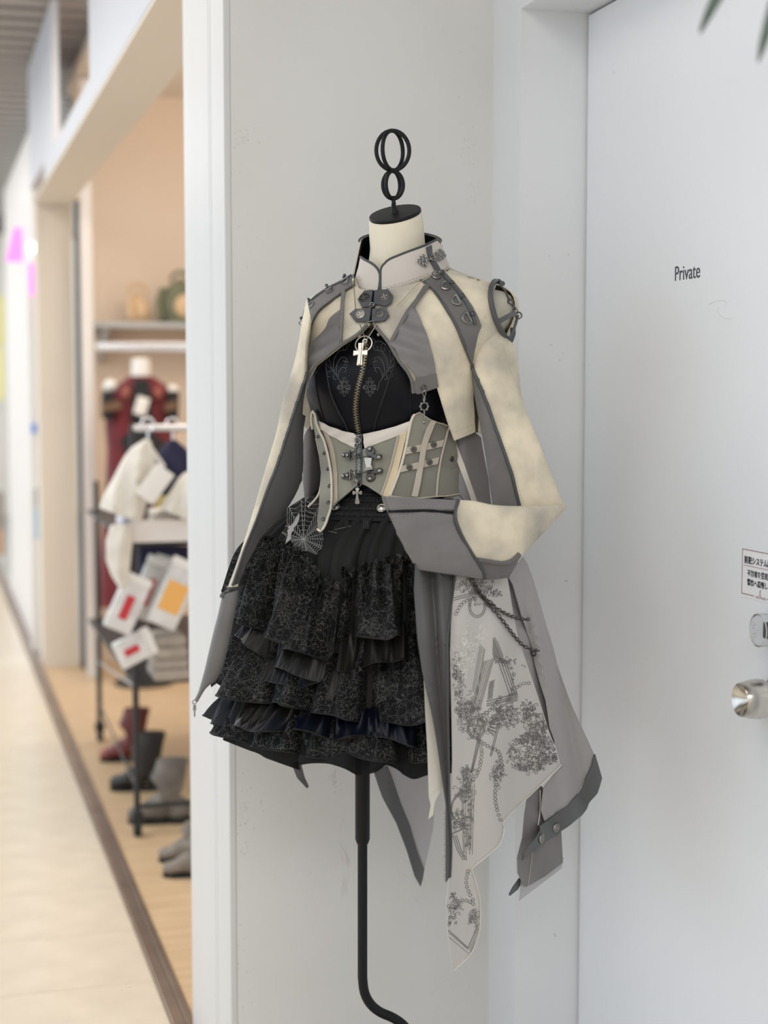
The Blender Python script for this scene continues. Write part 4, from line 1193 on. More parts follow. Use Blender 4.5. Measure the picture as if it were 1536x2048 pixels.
# left side cluster of charms under the arm
cm = MB()
q0 = JACK.hit(609, 788)[0] + JACK.hit(609, 788)[1] * 0.022
chain(cm, [q0, q0 + Vector((0.002, 0, -0.03))], 0.0032, 0.0009)
cm.torus(0.006, 0.0014, Matrix.Translation(q0 + Vector((-0.001, 0, 0.002))) @ Matrix.Rotation(1.2, 4, 'X'), 18, 6)
cm.torus(0.0045, 0.0012, Matrix.Translation(q0 + Vector((0.008, 0, 0.008))) @ Matrix.Rotation(1.3, 4, 'X'), 18, 6)
cm.tube([q0 + Vector((0.007, 0, 0.004)), q0 + Vector((0.004, 0, -0.05)), q0 + Vector((0.001, 0, -0.07))], 0.0009, 6)
def cross_shape(mb, c, s, depth=0.0022, m=None):
    """flared cross with a long lower arm"""
    prof = [(0.10, 0.10), (0.36, 0.20), (0.44, 0.08), (0.44, -0.08), (0.36, -0.20), (0.10, -0.10), (0.10, -0.25), (0.22, -0.95), (0, -1.05), (-0.22, -0.95), (-0.10, -0.25), (-0.10, -0.10), (-0.36, -0.20), (-0.44, -0.08), (-0.44, 0.08), (-0.36, 0.20), (-0.10, 0.10), (-0.20, 0.36), (-0.08, 0.46), (0.08, 0.46), (0.20, 0.36)]
    mm = m if m is not None else Matrix.Translation(c) @ Matrix(((RGT.x, 0, -FWD.x, 0), (RGT.y, 0, -FWD.y, 0), (0, 1, 0, 0), (0, 0, 0, 1)))
    n = len(prof)
    vs = [mm @ Vector((a * s, b * s, z)) for z in (-depth / 2, depth / 2) for a, b in prof] + [mm @ Vector((0, 0, -depth)), mm @ Vector((0, 0, depth))]
    fs = []
    for i in range(n):
        j = (i + 1) % n
        fs += [(i, j, n + j, n + i), (2 * n, j, i), (2 * n + 1, n + i, n + j)]
    mb.add(vs, fs)
cross_shape(cm, q0 + Vector((0.0, -0.003, -0.038)), 0.024)
cm.torus(0.004, 0.0012, Matrix.Translation(q0 + Vector((-0.001, 0, -0.076))) @ Matrix.Rotation(math.pi / 2, 4, 'X') @ Matrix.Scale(1.9, 4, (0, 1, 0)), 14, 6)
link('charm_chain', cm, M_gun, jacket, label='cluster of charms hanging under the arm on the viewer\'s left')

# stand collar
col_rows = [(596, 698, 906, 0.86), (580, 702, 903, 0.86), (560, 706, 900, 0.87), (540, 710, 896, 0.88), (520, 714, 890, 0.9), (500, 718, 884, 0.92), (480, 722, 878, 0.94), (465, 724, 874, 0.94)]
COLL = Shell(MB().rings(body_rows(col_rows)))
CR = [(763, 536), (770, 527), (779, 520), (800, 511), (818, 504), (850, 492), (873, 481), (878, 487), (884, 503), (892, 520), (899, 532), (880, 543), (848, 556), (820, 565), (797, 572), (775, 578), (762, 582)]
panel('collar_stand', CR, COLL, M_collar, jacket, 0.002, 0.002, 6, label='stone satin collar half, on the viewer\'s right')
CL = [(722, 515), (731, 520), (744, 527), (754, 536), (759, 548), (759, 566), (756, 583), (742, 585), (729, 582), (718, 574), (711, 564), (713, 552), (718, 535)]
panel('collar_stand', CL, COLL, M_collar, jacket, 0.002, 0.002, 6, label='stone satin collar half, on the viewer\'s left')
piping('collar_piping', [(762, 584), (762, 560), (763, 537), (770, 527), (779, 519), (800, 510), (818, 503), (850, 491), (873, 480), (879, 486)], COLL, M_pipe, jacket, 0.0024, 0.001)
piping('collar_piping', [(757, 584), (760, 566), (760, 548), (754, 536), (744, 527), (731, 520), (722, 514)], COLL, M_pipe, jacket, 0.0024, 0.001)
stitches('stitching', [(768, 576), (797, 568), (848, 551), (880, 539), (895, 530)], COLL, M_thread, jacket, 0.0028)
stitches('stitching', [(716, 568), (730, 577), (752, 580)], COLL, M_thread, jacket, 0.0028)
piping('collar_base_cord', [(762, 584), (797, 574), (848, 558), (880, 545), (900, 534)], COLL, M_offw, jacket, 0.0011, 0.002)
# collar back and its dark inside
rb = body_rows([(590, 700, 905, 0.86), (560, 706, 900, 0.87), (530, 712, 893, 0.89), (505, 717, 884, 0.92), (482, 722, 878, 0.94)])
n = len(rb[0])
for i_, r_ in enumerate(rb):
    for j_ in range(n):
        r_[j_] = r_[j_] + Vector((0, 0, 0.022 * (i_ / 4) * max(0.0, -math.sin(2 * math.pi * (j_ / n) + 0.45))))
seg = range(int(n * 0.41), int(n * 0.985))
link('collar_back', MB().rings([[r[i % n] for i in seg] + [r[i % n] + (sum(r, Vector()) / n - r[i % n]).normalized() * 0.003 for i in reversed(seg)] for r in rb]), M_collar, jacket)
link('collar_lining', MB().rings([[r[i % n] + (sum(r, Vector()) / n - r[i % n]).normalized() * 0.0045 for i in seg] + [r[i % n] + (sum(r, Vector()) / n - r[i % n]).normalized() * 0.0056 for i in reversed(seg)] for r in rb]), M_satinb, jacket)
link('collar_piping', MB().tube([rb[-1][i % n] for i in seg], 0.0024, 7), M_pipe, jacket)
# grey strap with the ornate clasp on the collar side
panel('collar_strap', [(850, 496), (861, 491), (862, 506), (866, 520), (873, 530), (879, 541), (870, 546), (862, 532), (856, 521), (852, 508)], COLL, M_leatherg, jacket, 0.0046, 0.0014, 4)
cl = MB()
for x, y, flip in ((847, 523, 1), (874, 512, -1)):
    for dx, dy, r in ((0, 0, 4.5), (-7, -4, 4), (-6, 5, 3.6), (-2, -8, 3.4), (0, 8, 4.0), (-11, 1, 2.5), (5, -2, 3.0), (3, 5, 2.6)):
        m = fit(COLL, x + dx * flip, y + dy, 0.006)
        cl.torus(r * PX, 0.0011, m, 14, 6)
        cl.ball((0, 0, 0), (0.0014, 0.0014, 0.0018), 8, 6, m)
m = fit(COLL, 861, 518, 0.008, 0.5)
cl.torus(0.0048, 0.0014, m, 16, 6)
cl.tube([m @ Vector((-0.008, 0, 0)), m @ Vector((0.008, 0, 0))], 0.0014, 6)
link('ornate_clasp', cl, M_gun, jacket, label='ornate gunmetal filigree clasp on the collar')
# front closure tabs with four buttons
def tabp(pts, name='closure_tab'):
    return panel(name, pts, JACK, M_leatherg, jacket, 0.0095, 0.0035, 5, edge_step=4)
def button(x, y, r, parent, mat=None, shell=None, off=0.0095):
    m = fit(shell or JACK, x, y, off)
    mb = MB().lathe([(r, 0.0), (r * 1.04, 0.0009), (r, 0.0018), (r * 0.86, 0.0019), (r * 0.82, 0.0013), (0.0005, 0.0014)], 24, m)
    for k in range(4):
        q = k * math.pi / 2 + 0.3
        mb.ball((0, 0, 0), (r * 0.26, r * 0.16, 0.0009), 8, 5, m @ Matrix.Rotation(q, 4, 'Z') @ Matrix.Translation((r * 0.4, 0, 0.0014)))
    mb.ball((0, 0, 0), (r * 0.16, r * 0.16, 0.001), 8, 5, m @ Matrix.Translation((0, 0, 0.0014)))
    return link('button', mb, mat or M_gun, parent)
t1 = tabp([(719, 605), (732, 588), (749, 586), (747, 600), (745, 617), (728, 620)])
t2 = tabp([(752, 587), (779, 585), (788, 597), (785, 610), (775, 617), (751, 613)])
t3 = tabp([(703, 633), (715, 623), (746, 622), (744, 634), (742, 648), (715, 648)])
t4 = tabp([(748, 623), (775, 619), (781, 635), (772, 646), (747, 649)])
button(732, 602, 0.0085, t1, M_gund)
button(772, 600, 0.0088, t2, M_gun)
button(725, 634, 0.0082, t3, M_silver)
button(763, 633, 0.0074, t4, M_gund)
panel('closure_gusset', [(746, 586), (754, 586), (752, 615), (750, 650), (742, 650), (745, 615)], JACK, M_satinb, jacket, 0.007, 0.002, 5)
hk = MB()
m = fit(JACK, 748, 616, 0.011)
hk.tube([m @ Vector((-0.006, 0, 0)), m @ Vector((0.006, 0, 0))], 0.0008, 6).torus(0.004, 0.0008, m, 14, 5)
m = fit(JACK, 744, 649, 0.010)
hk.tube([m @ Vector((-0.006, 0, 0)), m @ Vector((0.007, 0, 0))], 0.0009, 6)
link('closure_hook', hk, M_gun, jacket)
snap = MB()
for x, y in ((724, 655), (755, 654), (721, 675), (759, 673)):
    snap.ball(at(x, y, 0) if False else BUST.hit(x, y)[0] + BUST.hit(x, y)[1] * 0.006, (0.0042, 0.0042, 0.0042), 12, 8)
link('snap_stud', snap, M_silver, jacket)

# ---- sleeves: flattened tubes swept from the armholes
def two_tone(o, mat, n, pick):
    o.data.materials.append(mat)
    for p in o.data.polygons:
        if len(p.vertices) == 4:
            k = p.vertices[0] % n
            if pick(math.cos(2 * math.pi * (k + 0.5) / n), p.center):
                p.material_index = 1
def sleeve_tube(st, th, n=28, wob=0.0):
    rr = []
    st2 = []
    for a, b in zip(st, st[1:]):
        for k in range(4):
            t = k / 4
            st2.append(tuple(p + (q - p) * t for p, q in zip(a, b)))
    st2.append(st[-1])
    for _ in range(3):
        st2 = [st2[0]] + [tuple((st2[i - 1][j] + 2 * st2[i][j] + st2[i + 1][j]) / 4 for j in range(7)) for i in range(1, len(st2) - 1)] + [st2[-1]]
    for i, (ax, ay, aY, bx, by, bY, tt) in enumerate(st2):
        A, B = at(ax, ay, aY), at(bx, by, bY)
        c = (A + B) / 2
        h = (B - A) / 2
        nrm = (FWD - h.normalized() * FWD.dot(h.normalized())).normalized() * (tt * th)
        ring = []
        for k in range(n):
            q = 2 * math.pi * k / n
            e = math.copysign(abs(math.sin(q)) ** 0.75, math.sin(q))
            ring.append(c + h * math.cos(q) + nrm * e * (1 + wob * math.sin(3 * math.cos(q) * 2 + i * 0.35)))
        rr.append(ring)
    return MB().rings(rr)
SU = [(977, 611, 2.462, 985, 618, 2.466, 0.5), (963, 645, 2.458, 999, 664, 2.468, 0.9), (952, 678, 2.455, 1014, 683, 2.47, 1.0), (944, 712, 2.45, 1028, 692, 2.47, 1.1), (946, 745, 2.45, 1036, 764, 2.47, 1), (951, 790, 2.45, 1041, 802, 2.46, 1), (962, 850, 2.44, 1060, 848, 2.45, 0.9), (971, 900, 2.43, 1082, 897, 2.44, 0.8), (978, 955, 2.42, 1103, 952, 2.43, 0.7), (985, 1016, 2.42, 1130, 1011, 2.42, 0.35)]
mbu = sleeve_tube(SU, 0.022)
SLU = Shell(mbu)
sl = link('sleeve', mbu, M_suede, jacket, label='bent sleeve on the viewer\'s right, cream over grey')
two_tone(sl, M_twill, 28, lambda c, p: c < min(-0.75, -1.02 + (1.53 - p.z) * 5))
PU = [(979, 609), (960, 650), (951, 676), (945, 712), (949, 740), (961, 772), (975, 810), (986, 843), (999, 880), (1011, 914), (1023, 950), (1031, 983), (1040, 1015), (1085, 1014), (1129, 1011), (1116, 982), (1102, 952), (1090, 922), (1081, 897), (1069, 868), (1059, 848), (1048, 822), (1041, 800), (1036, 768), (1033, 740), (1028, 712), (1024, 690), (1012, 684), (1000, 668), (990, 640)]
wr2 = lambda x, y: 0.0022 * noise.noise(Vector((x * 0.02, y * 0.012, 7.1))) + 0.0012 * noise.noise(Vector((x * 0.06, y * 0.03, 2.0)))
panel('sleeve_under_panel', [(945, 712), (949, 740), (961, 772), (975, 810), (986, 843), (999, 880), (1011, 914), (1023, 950), (1031, 983), (1039, 1012), (1010, 1013), (986, 1013), (980, 955), (973, 900), (964, 850), (953, 790), (948, 745)], SLU, M_twill, jacket, 0.003, 0.002, 6, disp=wr2, label='grey under panel of the bent sleeve')
pass
piping('sleeve_piping', [(943, 720), (949, 742), (961, 774), (975, 812), (986, 845), (999, 882), (1011, 916), (1023, 952), (1031, 985), (1038, 1013)], SLU, M_pipe, jacket, 0.0032, 0.003)
stitches('stitching', [(954, 742), (967, 777), (981, 815), (1004, 880), (1028, 950), (1044, 1010)], SLU, M_thread, jacket, 0.0056)
piping('sleeve_seam', [(1003, 690), (1010, 715), (1018, 742), (1030, 772), (1042, 803)], SLU, M_thread, jacket, 0.0005, 0.0052)
# forearm folded back to the waist, wide cuff
SFO = [(1132, 1008, 2.42, 1132, 1016, 2.42, 0.3), (1102, 1010, 2.40, 1104, 1048, 2.40, 0.7), (1070, 1012, 2.385, 1073, 1080, 2.385, 0.9), (1040, 1012, 2.365, 1040, 1116, 2.365, 1), (1012, 1012, 2.35, 1018, 1158, 2.35, 1), (978, 1009, 2.335, 968, 1160, 2.335, 1.1), (948, 1001, 2.32, 925, 1153, 2.32, 1.1), (915, 1000, 2.31, 880, 1146, 2.31, 1.1), (850, 997, 2.295, 832, 1139, 2.295, 1), (800, 994, 2.285, 798, 1074, 2.285, 0.8), (763, 993, 2.285, 766, 1005, 2.285, 0.4)]
mbf = sleeve_tube(SFO[:8], 0.022)
SLF = Shell(sleeve_tube(SFO, 0.022))
fo = link('sleeve', mbf, M_suede, jacket, label='cream forearm of the bent sleeve')
two_tone(fo, M_twill, 28, lambda c, p: c > 0.55 and p.z < at(1000, 1112, 2.35).z and p.x < at(1036, 1100, 2.36).x)
link('sleeve_cuff', sleeve_tube(SFO[7:], 0.0225), M_twill2, jacket, label='wide grey cuff folded across the waist')
wr3 = lambda x, y: 0.0065 * noise.noise(Vector((x * 0.010 + y * 0.004, y * 0.024, 5.1))) + 0.0014 * noise.noise(Vector((x * 0.04, y * 0.07, 1.0)))
panel('cuff_face', [(770, 999), (800, 1000), (850, 1002), (914, 1005), (908, 1022), (911, 1044), (925, 1077), (944, 1109), (961, 1134), (969, 1155), (948, 1154), (925, 1150), (880, 1142), (834, 1135), (815, 1102), (800, 1070), (783, 1032)], SLF, M_twill2, jacket, 0.003, 0.002, 7, disp=wr3, label='wide grey cuff folded across the waist')
piping('sleeve_piping', [(915, 1003), (908, 1022), (910, 1044), (924, 1077), (943, 1109), (960, 1134), (968, 1154)], SLF, M_pipe, jacket, 0.0034, 0.003)
piping('sleeve_piping', [(953, 1119), (968, 1121), (985, 1124), (1005, 1126), (1022, 1121), (1036, 1108)], SLF, M_twill, jacket, 0.0038, 0.002)
panel('cuff_strip', [(957, 1122), (985, 1126), (1008, 1128), (1034, 1110), (1026, 1136), (1019, 1155), (1000, 1158), (974, 1157), (966, 1143)], SLF, M_twill, jacket, 0.0015, 0.0015, 7)
panel('cuff_band', [(768, 996), (830, 1001), (917, 1004), (908, 1020), (840, 1019), (781, 1020)], SLF, M_twill2, jacket, 0.004, 0.0025, 7)
piping('cuff_slit_shade', [(778, 1022), (810, 1022), (850, 1022), (907, 1026)], SLF, M_satinb, jacket, 0.0026, 0.0022)  # black tube paints the shade inside the cuff slit
stitches('stitching', [(783, 1032), (840, 1031), (906, 1033)], SLF, M_threadg, jacket, 0.0035)
stitches('stitching', [(775, 1013), (840, 1013), (905, 1016)], SLF, M_threadg, jacket, 0.0068)
# long sleeve hanging straight on the far side
SR = [(615, 600, 2.60, 622, 640, 2.56, 0.6), (606, 640, 2.60, 614, 700, 2.56, 0.9), (598, 700, 2.60, 613, 760, 2.55, 1), (585, 760, 2.59, 607, 800, 2.55, 1), (565, 830, 2.58, 605, 838, 2.55, 1), (548, 880, 2.57, 607, 882, 2.56, 1), (528, 950, 2.56, 606, 962, 2.56, 1), (508, 1020, 2.54, 570, 1025, 2.54, 0.9), (490, 1080, 2.50, 520, 1078, 2.50, 0.8), (470, 1140, 2.46, 488, 1140, 2.46, 0.8), (457, 1174, 2.43, 477, 1172, 2.43, 0.8)]
mbr = sleeve_tube(SR, 0.022)
SLR = Shell(mbr)
slr = link('sleeve', mbr, M_suede, jacket, label='straight hanging sleeve on the viewer\'s left')
two_tone(slr, M_lining, 28, lambda c, p: c > 0.45 and p.z < 1.455)
PR = [(612, 745), (605, 770), (592, 811), (578, 858), (557, 924), (534, 985), (514, 1042), (493, 1096), (476, 1148), (469, 1170), (476, 1168), (486, 1140), (518, 1078), (566, 1026), (602, 960), (603, 882), (602, 838), (605, 800), (611, 765)]
panel('sleeve_under_panel', PR, SLR, M_lining, jacket, 0.003, 0.002, 6, label='dark under panel of the hanging sleeve')
piping('sleeve_piping', [(612, 745), (605, 770), (592, 811), (578, 858), (557, 924), (534, 985), (514, 1042), (493, 1096), (475, 1148), (467, 1172)], SLR, M_pipe, jacket, 0.0026, 0.003)
SRC = [(445, 1190, 2.43, 477, 1180, 2.43, 0.8), (436, 1232, 2.42, 470, 1222, 2.42, 1), (427, 1268, 2.42, 459, 1275, 2.42, 1), (417, 1310, 2.42, 448, 1322, 2.42, 1), (409, 1346, 2.42, 434, 1358, 2.42, 0.9), (398, 1382, 2.42, 412, 1374, 2.42, 0.6), (389, 1401, 2.42, 395, 1403, 2.42, 0.4)]
mbc = sleeve_tube(SRC, 0.018)
SLC = Shell(mbc)
link('sleeve_cuff', mbc, M_twill, jacket, label='grey pointed cuff of the hanging sleeve')
piping('cuff_band', [(445, 1196), (450, 1186), (462, 1181), (478, 1179)], SLC, M_leatherg, jacket, 0.004, 0.002)
piping('cuff_band', [(455, 1180), (464, 1176), (476, 1173)], SLC, M_twill, jacket, 0.006, 0.0)
q0 = at(389, 1404, 2.42)
dm = MB().torus(0.0032, 0.0009, Matrix.Translation(q0) @ Matrix.Rotation(math.pi / 2, 4, 'X'), 14, 6).torus(0.0024, 0.0008, Matrix.Translation(q0 + Vector((0, 0, -0.006))), 12, 5)
dm.prism([(-0.0018, 0), (0.0018, 0), (0.0028, -0.006), (0.0012, -0.008), (0.0012, -0.016), (0, -0.019), (-0.0012, -0.016), (-0.0012, -0.008), (-0.0028, -0.006)], -0.001, 0.001, Matrix(((RGT.x, 0, -FWD.x, q0.x), (RGT.y, 0, -FWD.y, q0.y), (0, 1, 0, q0.z - 0.006), (0, 0, 0, 1))))
link('cuff_charm', dm, M_gun, jacket)
# cut-out shoulder: leather rim, T strap and rings
RIM = [(1003, 573), (996, 567), (988, 568), (981, 578), (979, 596), (981, 614), (987, 636), (996, 656), (1006, 672), (1015, 682), (1022, 680), (1026, 668), (1026, 655)]
rim = link('shoulder_rim', MB().tube([JACK.hit(x, y)[0] + JACK.hit(x, y)[1] * 0.006 for x, y in smooth_line(RIM[:10], False, 4)] + [at(x, y, 2.455) for x, y in RIM[10:]], 0.0046, 10), M_leatherg, jacket, label='dark grey leather rim of the open shoulder')
def ax(x, y, Y=2.44): return at(x, y, Y)
link('shoulder_strap', MB().tube([ax(x, y, 2.46) for x, y in smooth_line([(1000, 571), (1008, 578), (1014, 590), (1019, 601)], False, 4)], 0.0017, 7), M_leatherg, rim)
link('shoulder_strap', MB().tube([ax(x, y) for x, y in smooth_line([(1036, 630), (1032, 645), (1027, 660), (1022, 672), (1018, 676)], False, 4)], 0.0024, 7), M_leatherg, rim)
link('shoulder_strap', MB().prism([(0, -0.0042), (0.036, -0.0042), (0.036, 0.0042), (0, 0.0042)], -0.0012, 0.0012, Matrix.Translation(ax(994, 645)) @ Matrix(((RGT.x, 0, -FWD.x, 0), (RGT.y, 0, -FWD.y, 0), (0, 1, 0, 0), (0, 0, 0, 1))) @ Matrix.Rotation(0.50, 4, 'Z')), M_leatherg, rim, label='short straight strap of the open shoulder')
rg = MB()
chain(rg, [ax(1020, 602), ax(1028, 615), ax(1034, 626)], 0.0036, 0.001)
m2 = Matrix(((RGT.x, 0, -FWD.x, 0), (RGT.y, 0, -FWD.y, 0), (0, 1, 0, 0), (0, 0, 0, 1)))
rg.torus(0.0052, 0.0014, Matrix.Translation(ax(1037, 631)) @ m2, 18, 6)
rg.torus(0.0038, 0.0012, Matrix.Translation(ax(1020, 603)) @ m2, 16, 6)
link('strap_ring', rg, M_gund, rim)

# grey and olive back pieces seen beside the waist
DRB = Drape(lambda x, y: 2.50 - 0.012 * math.sin((x - 905) * 0.06) - 0.0002 * (y - 870))
panel('tail_piece', [(893, 878), (930, 873), (949, 864), (962, 874), (968, 910), (977, 957), (983, 1016), (940, 1012), (920, 990), (905, 925), (898, 900)], DRB, M_twill2, jacket, 0.0, 0.0015, 8, label='grey tail piece hanging behind the waist')
panel('tail_edge', [(905, 880), (912, 880), (925, 920), (940, 968), (954, 1010), (944, 1010), (931, 970), (916, 925)], DRB, M_collar, jacket, 0.003, 0.0015, 6, label='pale edge of the tail piece')
panel('side_piece', [(606, 788), (616, 796), (628, 822), (631, 843), (613, 857), (600, 845), (600, 815)], Drape(lambda x, y: 2.66), M_suede, jacket, 0, 0.0015, 7)
DLB = Drape(lambda x, y: 2.64 - 0.012 * math.sin((x - 605) * 0.13))
panel('tail_piece', [(608, 872), (615, 858), (628, 846), (634, 880), (642, 920), (644, 950), (636, 984), (610, 1006), (606, 964), (605, 900)], DLB, M_twill2, jacket, 0, 0.0015, 7, label='grey tail piece seen left of the waist')
# ------------------------------------------------------------------ underbust corset belt
cors_rows = densify([(800, 632, 924, 0.76), (840, 634, 924, 0.76), (880, 638, 926, 0.74), (940, 646, 934, 0.76), (985, 630, 938, 0.88), (1004, 600, 942, 0.94), (1034, 552, 950, 1.0), (1075, 508, 960, 1.02)], 8)
MBC = MB().rings(body_rows(cors_rows, grow=0.006))
CORS = Shell(MBC)
corset = empty('corset_belt', sum(MBC.v, Vector()) / len(MBC.v))
tag(corset, 'sage grey corset belt with pale edging, metal clasps and studs round the waist', 'corset')
back_part([r for r in cors_rows if 838 < r[0] < 1000], 0.0062, 0.50, 0.99, 'back_band', M_sage2, corset)
panel('center_panel', [(640, 850), (656, 868), (686, 882), (712, 893), (717, 900), (717, 968), (698, 984), (675, 1003), (664, 1016), (660, 1000), (662, 960), (658, 915), (648, 880)], CORS, M_sage, corset, 0.0, 0.002, 8)
panel('center_panel', [(717, 900), (728, 898), (760, 885), (797, 871), (806, 868), (800, 905), (790, 945), (768, 994), (748, 981), (732, 971), (717, 966)], CORS, M_sage, corset, 0.0, 0.002, 8)
sat = lambda x, y: 0.0008 * math.sin(x * 0.12 + y * 0.3)
panel('top_binding', [(638, 842), (660, 853), (686, 862), (708, 867), (714, 872), (713, 884), (711, 896), (690, 886), (659, 869), (642, 858)], CORS, M_bindw, corset, 0.0022, 0.003, 6, disp=sat)
panel('top_binding', [(727, 868), (760, 861), (790, 853), (820, 842), (819, 852), (816, 863), (797, 871), (765, 883), (730, 897), (728, 884)], CORS, M_bindw, corset, 0.0022, 0.003, 6, disp=sat)
ruche = lambda x, y: 0.0006 * math.sin(y * 0.9)
panel('boning_channel', [(647, 862), (659, 870), (666, 889), (671, 910), (675, 945), (676, 1001), (666, 1012), (668, 975), (666, 935), (660, 898)], CORS, M_tape, corset, 0.002, 0.002, 5)
panel('boning_channel', [(798, 870), (815, 860), (806, 900), (795, 946), (779, 996), (764, 992), (777, 955), (789, 910)], CORS, M_bone, corset, 0.002, 0.002, 4, disp=ruche, label='ruched cream boning channel')
piping('channel_edge', [(797, 870), (788, 910), (776, 955), (763, 992)], CORS, M_tape, corset, 0.0022, 0.003)
stitches('stitching', [(805, 868), (796, 910), (784, 955), (771, 993)], CORS, M_thread, corset, 0.0045, 5)
panel('side_wing', [(631, 822), (634, 828), (638, 846), (645, 864), (653, 881), (663, 922), (667, 964), (664, 1015), (658, 1037), (651, 1056), (643, 1067), (637, 1062), (636, 1045), (639, 1015), (641, 989), (645, 947), (641, 910), (635, 878), (630, 850)], CORS, M_sage, corset, 0.004, 0.002, 6, label='pointed side wing with rivets')
piping('wing_piping', [(630, 858), (628, 835), (631, 822), (635, 829), (638, 846), (645, 865), (653, 882), (663, 923), (667, 964), (664, 1015), (658, 1037), (651, 1056), (643, 1067), (637, 1063)], CORS, M_offw, corset, 0.0021, 0.006)
piping('wing_piping', [(634, 876), (640, 905), (645, 932), (645, 956), (640, 986), (630, 1002), (617, 1015)], CORS, M_offw, corset, 0.0019, 0.002)
for x, y in ((641, 872), (653, 905), (660, 938), (662, 975), (658, 1010), (648, 1043)):
    m = fit(CORS, x, y, 0.006)
    link('rivet', MB().lathe([(0.0033, 0), (0.0035, 0.0008), (0.0024, 0.0022), (0.0006, 0.0027)], 14, m), M_gund, corset)
panel('side_panel', [(829, 829), (838, 825), (848, 832), (862, 841), (880, 847), (896, 852), (889, 880), (881, 905), (877, 926), (873, 960), (871, 993), (848, 996), (823, 999), (800, 997), (782, 995), (790, 972), (800, 940), (811, 898), (820, 850)], CORS, M_sage2, corset, 0.003, 0.002, 7)
panel('upper_patch', [(830, 831), (838, 827), (849, 834), (861, 842), (854, 868), (849, 890), (812, 905), (822, 850)], CORS, M_sage, corset, 0.0042, 0.001, 7)
panel('back_wing', [(896, 852), (902, 868), (908, 882), (913, 905), (920, 935), (931, 958), (931, 983), (905, 990), (871, 995), (873, 960), (878, 926), (889, 880)], CORS, M_sage2, corset, 0.0018, 0.002, 7)
panel('back_pocket', [(878, 930), (900, 938), (915, 932), (932, 961), (931, 983), (905, 989), (873, 994)], CORS, M_sage2, corset, 0.0045, 0.002, 7)
piping('side_piping', [(829, 829), (822, 842), (811, 898), (800, 942), (790, 970), (780, 996)], CORS, M_offw, corset, 0.0024, 0.005)
piping('side_piping', [(829, 829), (838, 825), (848, 832), (862, 841), (880, 847), (896, 852)], CORS, M_tape, corset, 0.0013, 0.005)
piping('side_piping', [(896, 852), (888, 882), (879, 922), (874, 960), (871, 994)], CORS, M_tape, corset, 0.0019, 0.005)
piping('hem_piping', [(780, 996), (823, 1000), (871, 996), (905, 991), (931, 984)], CORS, M_tape, corset, 0.0013, 0.005)
panel('vertical_strap', [(860, 839), (869, 842), (859, 868), (852, 890), (846, 930), (841, 965), (834, 999), (822, 998), (830, 960), (837, 920), (842, 885), (850, 858)], CORS, M_tape, corset, 0.0085, 0.002, 5)
panel('cross_strap', [(813, 894), (850, 887), (886, 879), (882, 893), (848, 901), (809, 909)], CORS, M_tape, corset, 0.0062, 0.002, 5)
panel('cross_strap', [(803, 932), (840, 923), (876, 914), (873, 928), (838, 937), (799, 946)], CORS, M_tape, corset, 0.0062, 0.002, 5)
for x, y in ((827, 898), (865, 889), (819, 934), (857, 924)):
    button(x, y, 0.0052, corset, M_gund, CORS, 0.0064)
for x in (906, 897):
    pass
m = fit(CORS, 902, 918, 0.004)
link('eyelet', MB().torus(0.0034, 0.0012, m, 18, 7).lathe([(0.003, -0.0005), (0.003, 0.0008)], 14, m), M_gund, corset)
panel('belt_loop', [(918, 950), (928, 948), (931, 978), (922, 982)], CORS, M_sage2, corset, 0.007, 0.002, 5)
